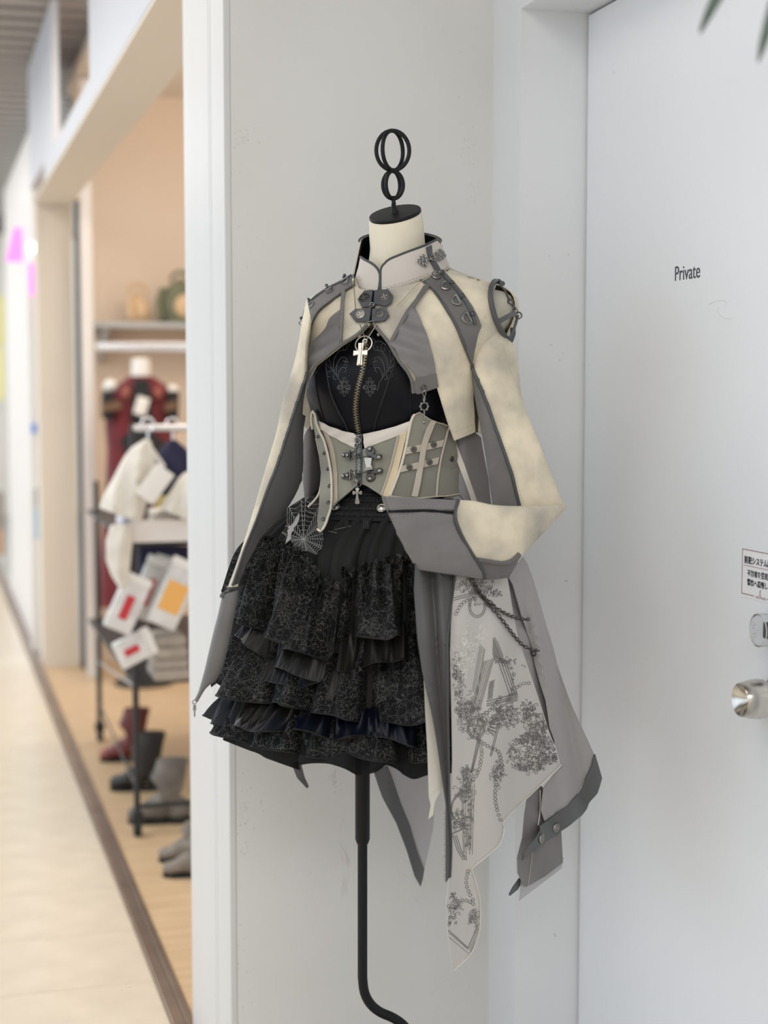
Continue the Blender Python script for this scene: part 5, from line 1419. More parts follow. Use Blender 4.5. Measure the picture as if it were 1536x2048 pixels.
# front zip and two swing clasps
zb = MB()
zl = smooth_line([(718, 870), (719, 900), (719, 935), (718, 968)], False, 2.6)
for i, (x, y) in enumerate(zl):
    m = fit(CORS, x, y, 0.002)
    s = 0.0006 * (-1) ** i
    zb.box((-0.0030 + s, -0.0006, -0.0003), (0.0030 + s, 0.0006, 0.0012), m)
tp = link('zip_tape', MB().rings([[CORS.hit(x + dx, y)[0] + CORS.hit(x + dx, y)[1] * o for dx, o in ((-6, 0.0004), (-6, 0.002), (6, 0.002), (6, 0.0004))] for x, y in smooth_line([(719, 868), (719, 910), (718, 970)], False, 8)]), M_leatherg, corset)
o = link('zip_teeth', zb, M_gun, tp, smooth=False)
o['kind'] = 'stuff'
for k, (yy, up) in enumerate(((911, 1), (950, -1))):
    e = fit(CORS, 716, yy, 0.006, 0.0)
    fx = lambda x, y, z=0.0: e @ Vector(((x - 716) * PX, (yy - y) * PX, z))
    cl = link('swing_clasp', MB().tube([fx(706, yy - 1 * up, .002), fx(716, yy, .004), fx(730, yy + 1, .003), fx(746, yy + 1, .003)], 0.0011, 7), M_gund, corset)
    link('strike_plate', MB().prism([((684 - 716) * PX, -0.0035), ((702 - 716) * PX, -0.0075), ((702 - 716) * PX, 0.0075), ((684 - 716) * PX, 0.0035)], -0.004, -0.001, e), M_gund, cl, smooth=False)
    for x in (687, 696):
        link('rivet', MB().ball((0, 0, 0), (0.0038, 0.0038, 0.0034), 14, 8, e @ Matrix.Translation(((x - 716) * PX, 0, 0))), M_gun, cl)
    link('catch_loop', MB().torus(0.0072, 0.0011, e @ Matrix.Translation(((703 - 716) * PX, 0, 0.002)), 18, 6, -math.pi / 2, math.pi / 2).tube([e @ Vector(((703 - 716) * PX, -0.0095, 0.002)), e @ Vector(((703 - 716) * PX, 0.0095, 0.002))], 0.0013, 6), M_gund, cl)
    link('arm_plate', MB().prism([((738 - 716) * PX, -0.003), ((768 - 716) * PX, -0.0045), ((771 - 716) * PX, 0), ((768 - 716) * PX, 0.0045), ((738 - 716) * PX, 0.003)], -0.004, -0.0015, e), M_gund, cl, smooth=False)
    link('rivet', MB().ball((0, 0, 0), (0.0048, 0.0045, 0.0036), 14, 8, e @ Matrix.Translation(((765 - 716) * PX, -0.001, 0))), M_gun, cl)
    link('back_plate', MB().lathe([(0.0086, -0.004), (0.0086, -0.002), (0.0078, -0.0012)], 22, e @ Matrix.Translation(((745 - 716) * PX, 0.0085 * up, 0))), M_gund, cl)
    link('rivet', MB().ball((0, 0, 0), (0.0044, 0.0044, 0.0036), 14, 8, e @ Matrix.Translation(((745 - 716) * PX, 0.0125 * up, 0.0))), M_gun, cl)
    lv = [(-0.007, 0.0), (0.007, 0.0), (0.0055, -0.010), (0.003, -0.0165), (-0.003, -0.0165), (-0.0055, -0.010)]
    link('thumb_lever', MB().prism([(a, b * up) for a, b in lv], 0.0, 0.0035, e @ Matrix.Translation(((744 - 716) * PX, -0.002 * up, 0))), M_silver, cl, smooth=False)
    link('link_ring', MB().torus(0.0045, 0.001, e @ Matrix.Translation(((718 - 716) * PX, 0, 0.003)) @ Matrix.Rotation(0.8, 4, 'Y'), 14, 6), M_gun, cl)
ch = MB()
def cpt(x, y, o=0.007): return CORS.hit(x, y)[0] + CORS.hit(x, y)[1] * o
ch.torus(0.0055, 0.0011, fit(CORS, 719, 880, 0.007), 18, 6)
chain(ch, [cpt(717, 886), cpt(714, 895), cpt(708, 906)], 0.0026, 0.0008)
link('zip_pull', ch, M_gun, corset)
ch = MB()
ch.lathe([(0.003, 0), (0.0042, 0.002), (0.0040, 0.008), (0.002, 0.010)], 12, Matrix.Translation(cpt(717, 972)))
for s in (-1, 1):
    ch.torus(0.0042, 0.0009, fit(CORS, 717 + 3 * s, 972, 0.009, 0.6 * s) @ Matrix.Scale(1.5, 4, (0, 1, 0)), 14, 6)
chain(ch, [cpt(717, 977), cpt(717, 989)], 0.0024, 0.0008)
cross_shape(ch, cpt(717, 991, 0.008), 0.0185)
link('cross_charm', ch, M_gun, corset, label='small flared cross hanging from the corset zip')

# ------------------------------------------------------------------ necklace over the jacket front
nl = MB()
neck = empty('cross_necklace', JACK.hit(733, 700)[0])
tag(neck, 'fine chain necklace with a silver ring and flared cross over the bustier', 'necklace')
JJ = lambda x, y, o=0.004: JACK.hit(x, y)[0] + JACK.hit(x, y)[1] * o
nl.tube([COLL.hit(872, 552)[0] + COLL.hit(872, 552)[1] * 0.006] + [JJ(x, y, 0.0085) for x, y in smooth_line([(866, 556), (848, 566), (830, 582), (812, 602), (796, 618)], False, 6)], 0.00075, 6)
nl2 = MB()
nl2.tube([JJ(x, y, 0.0085) for x, y in smooth_line([(712, 560), (711, 575), (713, 600), (715, 625)], False, 6)], 0.00075, 6)
link('chain', nl, M_gold, neck)
link('chain', nl2, M_gold, neck)
nl = MB()
nl3 = MB()
nl.tube([JJ(x, y, o) for x, y, o in ((724, 655, .010), (730, 668, .010), (734, 682, .012), (733, 692, .012))], 0.0009, 6)
nl3.tube([JJ(x, y, o) for x, y, o in ((757, 653, .010), (748, 668, .010), (740, 682, .012), (735, 692, .012))], 0.0009, 6)
link('chain', nl, M_silver, neck)
link('chain', nl3, M_silver, neck)
m = fit(JACK, 732, 694, 0.012)
link('ring', MB().torus(16.5 * PX, 0.0011, m, 40, 8), M_silver, neck)
m = fit(JACK, 727, 711, 0.012, -0.07)
PXm = PX
def fl(w0, w1, y0, y1): return [(-w0 * PX, y0 * PX), (w0 * PX, y0 * PX), (w1 * PX, y1 * PX), (-w1 * PX, y1 * PX)]
cr = MB()
cr.prism(fl(4.0, 5.5, -1, 19), -0.0015, 0.0035, m)
cr.prism(fl(5.5, 4.2, -25, -1), -0.0015, 0.0035, m)
cr.prism([(-14 * PX, -5.5 * PX), (0, -3.2 * PX), (14 * PX, -5.5 * PX), (14 * PX, 4.5 * PX), (0, 2.6 * PX), (-14 * PX, 4.5 * PX)], -0.0014, 0.0034, m)
cr.tube([m @ Vector((0, -24 * PX, 0.0035)), m @ Vector((0, 18 * PX, 0.0035))], 0.0022, 8)
link('cross_pendant', cr, M_silver, neck, auto=30)
m = fit(JACK, 735, 690, 0.014)
link('wire_wrap', MB().torus(0.0035, 0.0009, m, 14, 6).torus(0.003, 0.0009, m @ Matrix.Translation((0, -0.004, 0)) @ Matrix.Rotation(1.1, 4, 'X'), 14, 6).torus(0.0052, 0.0009, m @ Matrix.Translation((-0.006, -0.0155, -0.002)) @ Matrix.Rotation(1.2, 4, 'X'), 14, 6), M_silver, neck)
pull = MB()
m = fit(BUST, 741, 668, 0.006, 1.1)
pull.box((-0.010, -0.0032, -0.001), (0.010, 0.0032, 0.0015), m, 0.001)
pull.torus(0.0035, 0.001, m @ Matrix.Translation((-0.012, 0, 0)), 14, 6)
pull.box((-0.004, -0.0045, -0.003), (0.006, 0.0045, -0.001), m @ Matrix.Translation((-0.014, 0, 0)), 0.001)
link('zip_pull', pull, M_gun, bustier)
# ------------------------------------------------------------------ layered black skirt
bell_src = densify([(968, 660, 934, 0.72), (985, 634, 935, 0.74), (1004, 606, 936, 0.76), (1020, 582, 938, 0.77), (1034, 564, 940, 0.78), (1048, 546, 943, 0.8), (1075, 524, 948, 0.83), (1100, 514, 952, 0.85), (1180, 508, 962, 0.86), (1260, 500, 968, 0.86), (1340, 484, 972, 0.86), (1420, 466, 976, 0.86), (1500, 474, 974, 0.86), (1600, 478, 970, 0.86)], 10)
BZ = []
for py, l, r, k in bell_src:
    c = at((l + r) / 2, py, YB0)
    half = (at(r, py, YB0) - at(l, py, YB0)).length / 2
    a = half / math.sqrt(math.cos(VB) ** 2 + (k * math.sin(VB)) ** 2)
    BZ.append((c.z, c.x, a, a * k))
BZ.sort()
def bell_at(z):
    if z <= BZ[0][0]: return BZ[0][1:]
    for p, q in zip(BZ, BZ[1:]):
        if p[0] <= z <= q[0]:
            t = (z - p[0]) / (q[0] - p[0])
            return tuple(p[j] + (q[j] - p[j]) * t for j in (1, 2, 3))
    return BZ[-1][1:]
def bell(phi, z, off=0.0):
    cx, a, b = bell_at(z)
    return Vector((cx, YB0, z)) + LAT * ((a + off) * math.cos(phi)) + FRT * ((b + off) * math.sin(phi))
def bell_shell(off, z0=0.7, z1=1.34):
    return Shell(MB().rings([[bell(2 * math.pi * k / 120, z0 + (z1 - z0) * i / 60, off) for k in range(120)] for i in range(61)]))
BELL = bell_shell(0.0)
def phiz(x, y, shell=None):
    co, no = (shell or BELL).hit(x, y)
    cx, a, b = bell_at(co.z)
    d = co - Vector((cx, YB0, co.z))
    p = math.atan2(d.dot(FRT) / b, d.dot(LAT) / a)
    if p < -math.pi * 0.6: p += 2 * math.pi
    return p, co.z
def sheet(grid, th=0.0012, closed=False):
    """thin cloth from a grid of points (rows of equal length): front, back and rim"""
    R_, C_ = len(grid), len(grid[0])
    nrm = []
    for i in range(R_):
        row = []
        for j in range(C_):
            ju, jd = ((j + 1) % C_, (j - 1) % C_) if closed else (min(j + 1, C_ - 1), max(j - 1, 0))
            u = grid[i][ju] - grid[i][jd]
            v = grid[min(i + 1, R_ - 1)][j] - grid[max(i - 1, 0)][j]
            n_ = u.cross(v)
            row.append(n_.normalized() if n_.length > 1e-12 else Vector((0, 0, 1)))
        nrm.append(row)
    mb = MB()
    vs = [grid[i][j] for i in range(R_) for j in range(C_)] + [grid[i][j] - nrm[i][j] * th for i in range(R_) for j in range(C_)]
    N_ = R_ * C_
    fs = []
    for i in range(R_ - 1):
        for j in range(C_ if closed else C_ - 1):
            k = (j + 1) % C_
            q = (i * C_ + j, i * C_ + k, (i + 1) * C_ + k, (i + 1) * C_ + j)
            fs.append(q)
            fs.append(tuple(N_ + t for t in reversed(q)))
    for j in range(C_ if closed else C_ - 1):
        k = (j + 1) % C_
        fs.append((k, j, N_ + j, N_ + k))
        b = (R_ - 1) * C_
        fs.append((b + j, b + k, N_ + b + k, N_ + b + j))
    if not closed:
        for i in range(R_ - 1):
            a, b = i * C_, (i + 1) * C_
            fs.append((a, b, N_ + b, N_ + a))
            a, b = a + C_ - 1, b + C_ - 1
            fs.append((b, a, N_ + a, N_ + b))
    return mb.add(vs, fs)
def interp(tab, p):
    if p <= tab[0][0]: return tab[0][1]
    if p >= tab[-1][0]: return tab[-1][1]
    for a, b in zip(tab, tab[1:]):
        if a[0] <= p <= b[0]:
            t = (p - a[0]) / max(1e-9, b[0] - a[0])
            return a[1] + (b[1] - a[1]) * t
def tier(name, topc, botc, o0, o1, amp, nf, mat, parent, wrap=False, seed=0, pleat=0.0, npl=0, rows=18, head=0.0, label=None, th=0.0012, hemwave=0.008, p_lim=None):
    T = sorted(phiz(x, y) for x, y in smooth_line(topc, False, 6))
    B = sorted(phiz(x, y) for x, y in smooth_line(botc, False, 6))
    if wrap:
        p0, p1 = -math.pi / 2, 3 * math.pi / 2
    else:
        p0, p1 = min(T[0][0], B[0][0]), max(T[-1][0], B[-1][0])
    if p_lim: p0, p1 = p_lim
    C_ = max(24, int((p1 - p0) * (npl * 3.2 if npl else nf * 3.4)))
    C_ = min(C_, 700)
    grid = []
    rs = random.Random(seed)
    ph = [rs.uniform(0, 6.28) for _ in range(6)]
    def fold(p):
        q = nf * p + 1.3 * math.sin(3.1 * p + ph[0]) + 0.9 * math.sin(5.3 * p + ph[1])
        a = 0.72 + 0.28 * math.sin(4.7 * p + ph[2])
        s = 1 - 2 * (1 - abs(math.sin(q / 2))) ** 1.5
        return a * s + 0.22 * math.sin(1.7 * q + ph[3])
    for i in range(rows + 1):
        t = i / rows
        row = []
        for j in range(C_ + (0 if wrap else 1)):
            p = p0 + (p1 - p0) * j / C_
            # in wrapped tiers the two free ends blend behind the skirt
            zt, zb = interp(T, p), interp(B, p)
            if wrap:
                back = max(0.0, min(1.0, (p - T[-1][0]) / (p1 - T[-1][0]))) if p > T[-1][0] else (max(0.0, min(1.0, (T[0][0] - p) / (T[0][0] - p0))) if p < T[0][0] else 0)
                mt, mb_ = (T[0][1] + T[-1][1]) / 2, (B[0][1] + B[-1][1]) / 2
                zt, zb = zt + (mt - zt) * back, zb + (mb_ - zb) * back
            f = fold(p)
            z = zt + (zb - zt) * t + hemwave * f * t * t
            off = o0 + (o1 - o0) * t ** 0.8 + amp * (t ** 0.7) * f + 0.35 * amp * (1 - t) * math.sin(nf * 4.1 * p + ph[4])
            if npl: off += pleat * math.sin(npl * p + ph[5])
            row.append(bell(p, z, off))
        grid.append(row)
    o = link(name, sheet(grid, th, wrap), mat, parent, True, label, recalc=False, auto=60)
    if i >= 0 and mat is not M_tulle:
        hl = grid[-1] + ([grid[-1][0]] if wrap else [])
        link('hem_piping', MB().tube(hl, 0.0013, 5), M_cordb, o)
    if head:
        hg = []
        C2 = min(900, C_ * 3)
        for t in (0, 0.35, 0.7, 1.0):
            row = []
            for j in range(C2 + 1):
                p = p0 + (p1 - p0) * j / C2
                w = math.sin(nf * 7.3 * p + ph[4]) + 0.5 * math.sin(nf * 12.1 * p + ph[5])
                row.append(bell(p, interp(T, p) + head * (1 - t) * (0.8 + 0.3 * math.sin(nf * 5.1 * p)) - head * 0.5 * t, o0 + 0.004 + 0.0055 * w * (0.3 + 0.7 * (1 - t)) + 0.003 * (1 - t)))
            hg.append(row)
        link('ruffle_heading', sheet(hg, 0.001), mat, o, True, recalc=False, auto=60)
    return o
# brocade: fine grey web and blossom lines woven into black
def brocade():
    m = bpy.data.materials.new('web_and_flower_brocade')
    m.use_nodes = True
    N, L = m.node_tree.nodes, m.node_tree.links
    b = N['Principled BSDF']
    b.inputs['Roughness'].default_value = 0.62
    b.inputs['Specular IOR Level'].default_value = 0.12
    tc = N.new('ShaderNodeTexCoord')
    nz = N.new('ShaderNodeTexNoise')
    nz.inputs['Scale'].default_value = 26
    nz.inputs['Detail'].default_value = 3
    L.new(tc.outputs['Object'], nz.inputs['Vector'])
    mx = N.new('ShaderNodeVectorMath')
    mx.operation = 'MULTIPLY_ADD'
    L.new(nz.outputs['Color'], mx.inputs[0])
    mx.inputs[1].default_value = (0.012, 0.012, 0.012)
    L.new(tc.outputs['Object'], mx.inputs[2])
    def edges(scale, width, src):
        v = N.new('ShaderNodeTexVoronoi')
        v.feature = 'DISTANCE_TO_EDGE'
        v.inputs['Scale'].default_value = scale
        L.new(src, v.inputs['Vector'])
        c = N.new('ShaderNodeMath')
        c.operation = 'LESS_THAN'
        c.inputs[1].default_value = width
        L.new(v.outputs['Distance'], c.inputs[0])
        return c.outputs[0]
    web = edges(52, 0.013, tc.outputs['Object'])
    petal = edges(165, 0.040, mx.outputs[0])
    wv = N.new('ShaderNodeTexWave')
    wv.wave_type = 'RINGS'
    wv.inputs['Scale'].default_value = 30
    wv.inputs['Distortion'].default_value = 14
    wv.inputs['Detail'].default_value = 2
    wv.inputs['Detail Scale'].default_value = 3
    L.new(tc.outputs['Object'], wv.inputs['Vector'])
    st = N.new('ShaderNodeMath')
    st.operation = 'GREATER_THAN'
    st.inputs[1].default_value = 0.97
    L.new(wv.outputs['Fac'], st.inputs[0])
    msk = N.new('ShaderNodeTexNoise')
    msk.inputs['Scale'].default_value = 24
    msk.inputs['Detail'].default_value = 1
    L.new(tc.outputs['Object'], msk.inputs['Vector'])
    g = N.new('ShaderNodeMath')
    g.operation = 'GREATER_THAN'
    g.inputs[1].default_value = 0.545
    L.new(msk.outputs['Fac'], g.inputs[0])
    mul = N.new('ShaderNodeMath')
    mul.operation = 'MULTIPLY'
    L.new(petal, mul.inputs[0])
    L.new(g.outputs[0], mul.inputs[1])
    mx1 = N.new('ShaderNodeMath')
    mx1.operation = 'MAXIMUM'
    L.new(web, mx1.inputs[0])
    L.new(mul.outputs[0], mx1.inputs[1])
    mx2 = N.new('ShaderNodeMath')
    mx2.operation = 'MAXIMUM'
    L.new(mx1.outputs[0], mx2.inputs[0])
    L.new(st.outputs[0], mx2.inputs[1])
    mix = N.new('ShaderNodeMix')
    mix.data_type = 'RGBA'
    mix.inputs[6].default_value = (0.0045, 0.0045, 0.0048, 1)
    mix.inputs[7].default_value = (0.062, 0.061, 0.059, 1)
    L.new(mx2.outputs[0], mix.inputs[0])
    L.new(mix.outputs[2], b.inputs['Base Color'])
    return m
M_broc = brocade()
M_voile = material('black_voile', (0.020, 0.020, 0.020), 0.8, spec=0.1)
M_pleat = material('black_pleated_satin', (0.0025, 0.0035, 0.009), 0.38, spec=0.22, col2=(0.013, 0.0115, 0.009), scale=9, lo=0.45, hi=0.62)  # brownish second colour paints a sheen into the satin
M_tulle = material('black_tulle', (0.010, 0.010, 0.011), 0.8, alpha=0.86, spec=0.1)
M_braid = material('black_braid', (0.024, 0.024, 0.026), 0.5, spec=0.3)
skirt = empty('layered_skirt', Vector((bell_at(1.1)[0], YB0, 1.34)))
tag(skirt, 'black layered ruffle skirt with web brocade tiers and pleated satin bands', 'skirt')
WB = bell_shell(0.003)
# lining that holds the layers
link('skirt_lining', sheet([[bell(2 * math.pi * k / 120, 0.94 + (1.33 - 0.94) * (30 - i) / 30, -0.006) for k in range(120)] for i in range(31)], 0.001, True), M_voile, skirt, recalc=False)
# waistband: braid rows on plain band
zw0, zw1 = at(717, 1050, 2.4).z, at(717, 978, 2.4).z
link('waistband', sheet([[bell(2 * math.pi * k / 120, zw1 + (zw0 - zw1) * i / 8, 0.002) for k in range(120)] for i in range(9)], 0.0015, True), M_voile, skirt, recalc=False)
for yy in (994, 1006, 1022, 1033):
    zz = at(717, yy, 2.43).z
    pts = []
    for k in range(420):
        q = -0.2 + 2.6 * k / 420
        pts.append(bell(q, zz + 0.0022 * math.sin(k * 1.15) - 0.002, 0.0045 + 0.0013 * math.cos(k * 1.15)))
    link('braid_row', MB().tube(pts, 0.0016, 5), M_braid, skirt)
for i in range(5):
    link('belt_loop', MB().tube([WB.hit(x, y)[0] + WB.hit(x, y)[1] * 0.003 for x, y in ((692 + 4 * i + 28 * (i > 1), 1044), (693 + 4 * i + 28 * (i > 1), 1060))], 0.0016, 6), M_braid, skirt)
for x, y, mt in ((673, 1018, M_gun), (764, 1021, M_silver)):
    m = fit(WB, x, y, 0.006)
    bt = link('button', MB().lathe([(0.0078, 0), (0.0082, 0.0012), (0.0070, 0.0026), (0.0060, 0.0022), (0.0048, 0.0036), (0.0012, 0.0044)], 26, m), mt, skirt)
    mb = MB()
    for k in range(10):
        q = k * math.pi / 5
        mb.ball((0, 0, 0), (0.0011, 0.0011, 0.0011), 8, 5, m @ Matrix.Translation((0.0066 * math.cos(q), 0.0066 * math.sin(q), 0.0024)))
    link('bead_rim', mb, mt, bt)
# voile yoke with soft gathers, seen at the centre
tier('yoke', [(640, 1000), (700, 1003), (780, 1003), (900, 1000)], [(470, 1250), (560, 1270), (690, 1300), (850, 1290), (1030, 1280)], -0.004, 0.002, 0.022, 11, M_voile, skirt, wrap=True, seed=4, hemwave=0)
# tiers from the inside out
TIERS = []
tier('tulle_hem', [(430, 1430), (560, 1450), (700, 1460), (850, 1450), (1050, 1440)], [(470, 1484), (500, 1496), (530, 1507), (565, 1524), (610, 1533), (655, 1528), (690, 1536), (720, 1545), (752, 1545), (770, 1530), (795, 1538), (820, 1556), (850, 1550), (900, 1545), (1000, 1540)], -0.010, 0.010, 0.020, 15, M_tulle, skirt, wrap=True, seed=9, hemwave=0.010)
tier('brocade_tier', [(428, 1400), (560, 1420), (690, 1440), (850, 1420), (1050, 1410)], [(452, 1470), (490, 1478), (527, 1489), (560, 1497), (600, 1502), (640, 1512), (664, 1511), (692, 1500), (722, 1512), (752, 1519), (800, 1522), (850, 1521), (1000, 1515)], -0.004, 0.016, 0.028, 15, M_broc, skirt, wrap=True, seed=12)
tier('pleated_band', [(425, 1385), (560, 1405), (690, 1420), (850, 1400), (1050, 1390)], [(428, 1428), (450, 1440), (480, 1452), (510, 1450), (550, 1462), (598, 1455), (634, 1458), (674, 1473), (720, 1465), (773, 1471), (810, 1488), (850, 1488), (1000, 1480)], 0.002, 0.022, 0.030, 18, M_pleat, skirt, wrap=True, seed=17, pleat=0.0005, npl=170)
tier('brocade_tier', [(480, 1215), (560, 1245), (640, 1275), (690, 1290), (760, 1265), (850, 1240), (1030, 1230)], [(434, 1362), (455, 1370), (482, 1384), (512, 1396), (545, 1402), (580, 1400), (612, 1412), (650, 1420), (682, 1425), (702, 1434), (740, 1440), (770, 1437), (804, 1444), (850, 1432), (1000, 1425)], 0.0, 0.024, 0.040, 13, M_broc, skirt, wrap=True, seed=21)
tier('pleated_band', [(474, 1190), (540, 1225), (600, 1250), (652, 1275)], [(474, 1246), (505, 1262), (536, 1287), (566, 1326), (600, 1336), (625, 1350), (654, 1358), (660, 1352)], 0.012, 0.030, 0.024, 14, M_pleat, skirt, seed=23, pleat=0.0005, npl=170)
tier('pleated_band', [(690, 1250), (740, 1250), (790, 1245), (850, 1225), (1030, 1225)], [(692, 1338), (722, 1328), (750, 1322), (785, 1318), (820, 1303), (850, 1300), (1000, 1290)], 0.012, 0.028, 0.024, 14, M_pleat, skirt, seed=26, pleat=0.0005, npl=170, p_lim=None)
tier('pleated_band', [(664, 1330), (690, 1335), (712, 1335)], [(664, 1400), (690, 1402), (712, 1398)], 0.016, 0.026, 0.008, 15, M_pleat, skirt, seed=31, pleat=0.0005, npl=170)
tier('pleated_band', [(560, 1315), (610, 1330), (650, 1340)], [(562, 1365), (600, 1368), (640, 1366), (652, 1364)], 0.020, 0.030, 0.006, 15, M_pleat, skirt, seed=33, pleat=0.0005, npl=170)
tier('brocade_tier', [(522, 1080), (545, 1086), (570, 1092), (592, 1098), (610, 1106), (628, 1124), (641, 1143), (652, 1164)], [(472, 1182), (495, 1211), (520, 1232), (543, 1248), (570, 1262), (592, 1272), (615, 1285), (640, 1296)], 0.012, 0.036, 0.044, 13, M_broc, skirt, seed=41, head=0.011)
tier('brocade_tier', [(632, 1168), (650, 1163), (668, 1164), (686, 1170)], [(590, 1290), (612, 1293), (640, 1300), (668, 1309), (684, 1300)], 0.018, 0.046, 0.026, 14, M_broc, skirt, seed=45, head=0.011)
tier('brocade_tier', [(708, 1146), (732, 1136), (756, 1129), (780, 1122), (803, 1115), (830, 1110), (880, 1105), (960, 1105), (1010, 1110)], [(686, 1275), (710, 1266), (740, 1269), (769, 1273), (781, 1264), (810, 1264), (832, 1252), (880, 1255), (960, 1250), (1040, 1250)], 0.012, 0.036, 0.042, 15, M_broc, skirt, seed=47, head=0.011)
# embroidered web and bat on the yoke
YK = bell_shell(0.017)
wc = (607, 1078)
web = MB()
spk = []
for k in range(22):
    a = 2 * math.pi * k / 22 + 0.1 * math.sin(k * 2.1)
    up = math.sin(a) < 0
    Rr = (78 if -2.2 < math.atan2(math.sin(a), math.cos(a)) < -0.9 else 45) * (1.0 if up else 0.55)
    if math.cos(a) > 0.5: Rr = 40
    spk.append((a, Rr))
    web.tube(seam_line([wc, (wc[0] + Rr * math.cos(a), wc[1] + Rr * math.sin(a))], YK, 0.0, 5, False), 0.00034, 4)
for j in range(1, 9):
    t = j / 8
    for k in range(22):
        (a0, r0), (a1, r1) = spk[k], spk[(k + 1) % 22]
        am = a0 + ((a1 - a0) % (2 * math.pi)) / 2
        p = [(wc[0] + r0 * t * math.cos(a0), wc[1] + r0 * t * math.sin(a0)), (wc[0] + (r0 + r1) * 0.46 * t * math.cos(am), wc[1] + (r0 + r1) * 0.46 * t * math.sin(am)), (wc[0] + r1 * t * math.cos(a1), wc[1] + r1 * t * math.sin(a1))]
        web.tube(seam_line(p, YK, 0.0, 4), 0.0003, 4)
for q in ([(668, 1055), (690, 1050), (700, 1048)], [(655, 1058), (672, 1062)], [(615, 1015), (625, 1024), (640, 1030)]):
    web.tube(seam_line(q, YK, -0.006, 4), 0.0003, 4)
o = link('web_embroidery', web, M_embw, skirt, label='white spider web embroidery')
o['kind'] = 'stuff'
panel('bat_patch', [(599, 1026), (599, 1038), (594, 1050), (588, 1056), (588, 1062), (584, 1064), (582, 1072), (583, 1078), (576, 1084), (570, 1089), (573, 1080), (577, 1070), (575, 1062), (578, 1058), (576, 1053), (582, 1052), (588, 1045), (592, 1036)], YK, M_embw, skirt, 0.001, 0.001, 4, edge_step=3, label='white bat patch')
# ------------------------------------------------------------------ asymmetric overskirt on the viewer's right
M_print = material('pale_printed_crepe', (0.52, 0.49, 0.465), 0.55, col2=(0.49, 0.462, 0.44), scale=3, sheen=0.15)
M_drape = material('lilac_grey_crepe', (0.345, 0.33, 0.325), 0.55, col2=(0.325, 0.31, 0.306), scale=4, sheen=0.15)
M_sheer = material('sheer_grey_voile', (0.075, 0.072, 0.07), 0.55, col2=(0.055, 0.052, 0.05), scale=5, sheen=0.1)
M_band = material('charcoal_twill', (0.10, 0.103, 0.107), 0.55, weave=0.1, bscale=420)
M_thin = material('thin_grey_voile', (0.50, 0.49, 0.50), 0.6, alpha=0.72)
M_lin = material('cream_facing', (0.60, 0.57, 0.51), 0.5)
M_ink2 = material('grey_print_ink', (0.16, 0.155, 0.148), 0.6)
M_inkw = material('white_print_ink', (0.76, 0.74, 0.71), 0.6)
def tabf(tab):
    def f(x):
        if x <= tab[0][0]: return tab[0][1]
        if x >= tab[-1][0]: return tab[-1][1]
        for a, b in zip(tab, tab[1:]):
            if x <= b[0]:
                return a[1] + (b[1] - a[1]) * (x - a[0]) / (b[0] - a[0])
    return f
yx = tabf([(820, 2.290), (880, 2.288), (940, 2.305), (1000, 2.34), (1060, 2.39), (1120, 2.45), (1200, 2.52)])
sm = lambda t: max(0.0, min(1.0, t)) ** 2 * (3 - 2 * max(0.0, min(1.0, t)))
over_y = lambda x, y: yx(x) + 0.045 * (1 - sm((y - 1120) / 160)) + 0.00005 * max(0, y - 1500)
fan = lambda x, y, x0=985, y0=700: (x - x0) / (y - y0) * 1000           # folds fan out from the waist
pr_y = lambda x, y: over_y(x, y) - 0.006 * math.sin(fan(x, y) * 0.05 + 1.0) * sm((y - 1130) / 200) - 0.006 * math.sin((x - y * 0.35) * 0.035) * sm((y - 1450) / 150) - 0.004 * noise.noise(Vector((x * 0.02, y * 0.004, 1)))
PRN = Drape(pr_y)
over = empty('overskirt', at(960, 1140, 2.40))
tag(over, 'asymmetric pale overskirt with grey baroque print, charcoal bands and metal chains', 'overskirt')
PM = [(914, 1150), (906, 1198), (902, 1245), (900, 1302), (902, 1380), (904, 1458), (905, 1520), (904, 1560), (902, 1605), (901, 1697), (899, 1753), (893, 1806), (895, 1852), (899, 1890), (903, 1922), (907, 1946), (912, 1934), (925, 1922), (940, 1911), (950, 1890), (957, 1866), (960, 1840), (961, 1816), (958, 1788), (952, 1765), (947, 1746), (945, 1735), (953, 1726), (968, 1717), (985, 1703), (1000, 1688), (1007, 1670), (1008, 1655), (1007, 1643), (1020, 1625), (1052, 1598), (1090, 1562), (1122, 1530), (1112, 1500), (1097, 1459), (1080, 1404), (1067, 1366), (1054, 1328), (1041, 1289), (1034, 1264), (1026, 1224), (1020, 1185), (1014, 1150), (975, 1146)]
panel('printed_panel', PM, PRN, M_print, over, 0.0, 0.0012, 9, label='pale panel with grey baroque print')
piping('panel_hem', [(907, 1940), (940, 1908), (957, 1866), (960, 1816), (957, 1788), (946, 1746), (945, 1735), (968, 1716), (999, 1687), (1007, 1655), (1007, 1641), (1052, 1597), (1122, 1529)], PRN, M_lin, over, 0.0011, 0.0012)
# dark sheer front fall with folds
sh_y = lambda x, y: over_y(x, y) - 0.010 - 0.008 * math.sin((x - 832 - (y - 1130) * 0.07) * 0.16) + 0.004
SHR = Drape(sh_y)
panel('sheer_fall', [(832, 1130), (829, 1185), (836, 1276), (846, 1341), (859, 1406), (872, 1485), (882, 1555), (890, 1610), (890, 1700), (890, 1765), (898, 1752), (901, 1690), (900, 1600), (900, 1500), (898, 1380), (895, 1276), (903, 1198), (914, 1145), (875, 1138)], SHR, M_sheer, over, 0.002, 0.001, 6, label='dark grey sheer fall at the front edge')
piping('fall_edge', [(912, 1150), (901, 1198), (893, 1276), (895, 1380), (898, 1500), (899, 1600), (900, 1690), (897, 1755)], SHR, M_pipe, over, 0.0026, 0.002)
piping('fall_fold', [(868, 1165), (876, 1230), (880, 1330), (884, 1420), (890, 1520)], SHR, M_lining, over, 0.0022, 0.0005)
tf = MB()
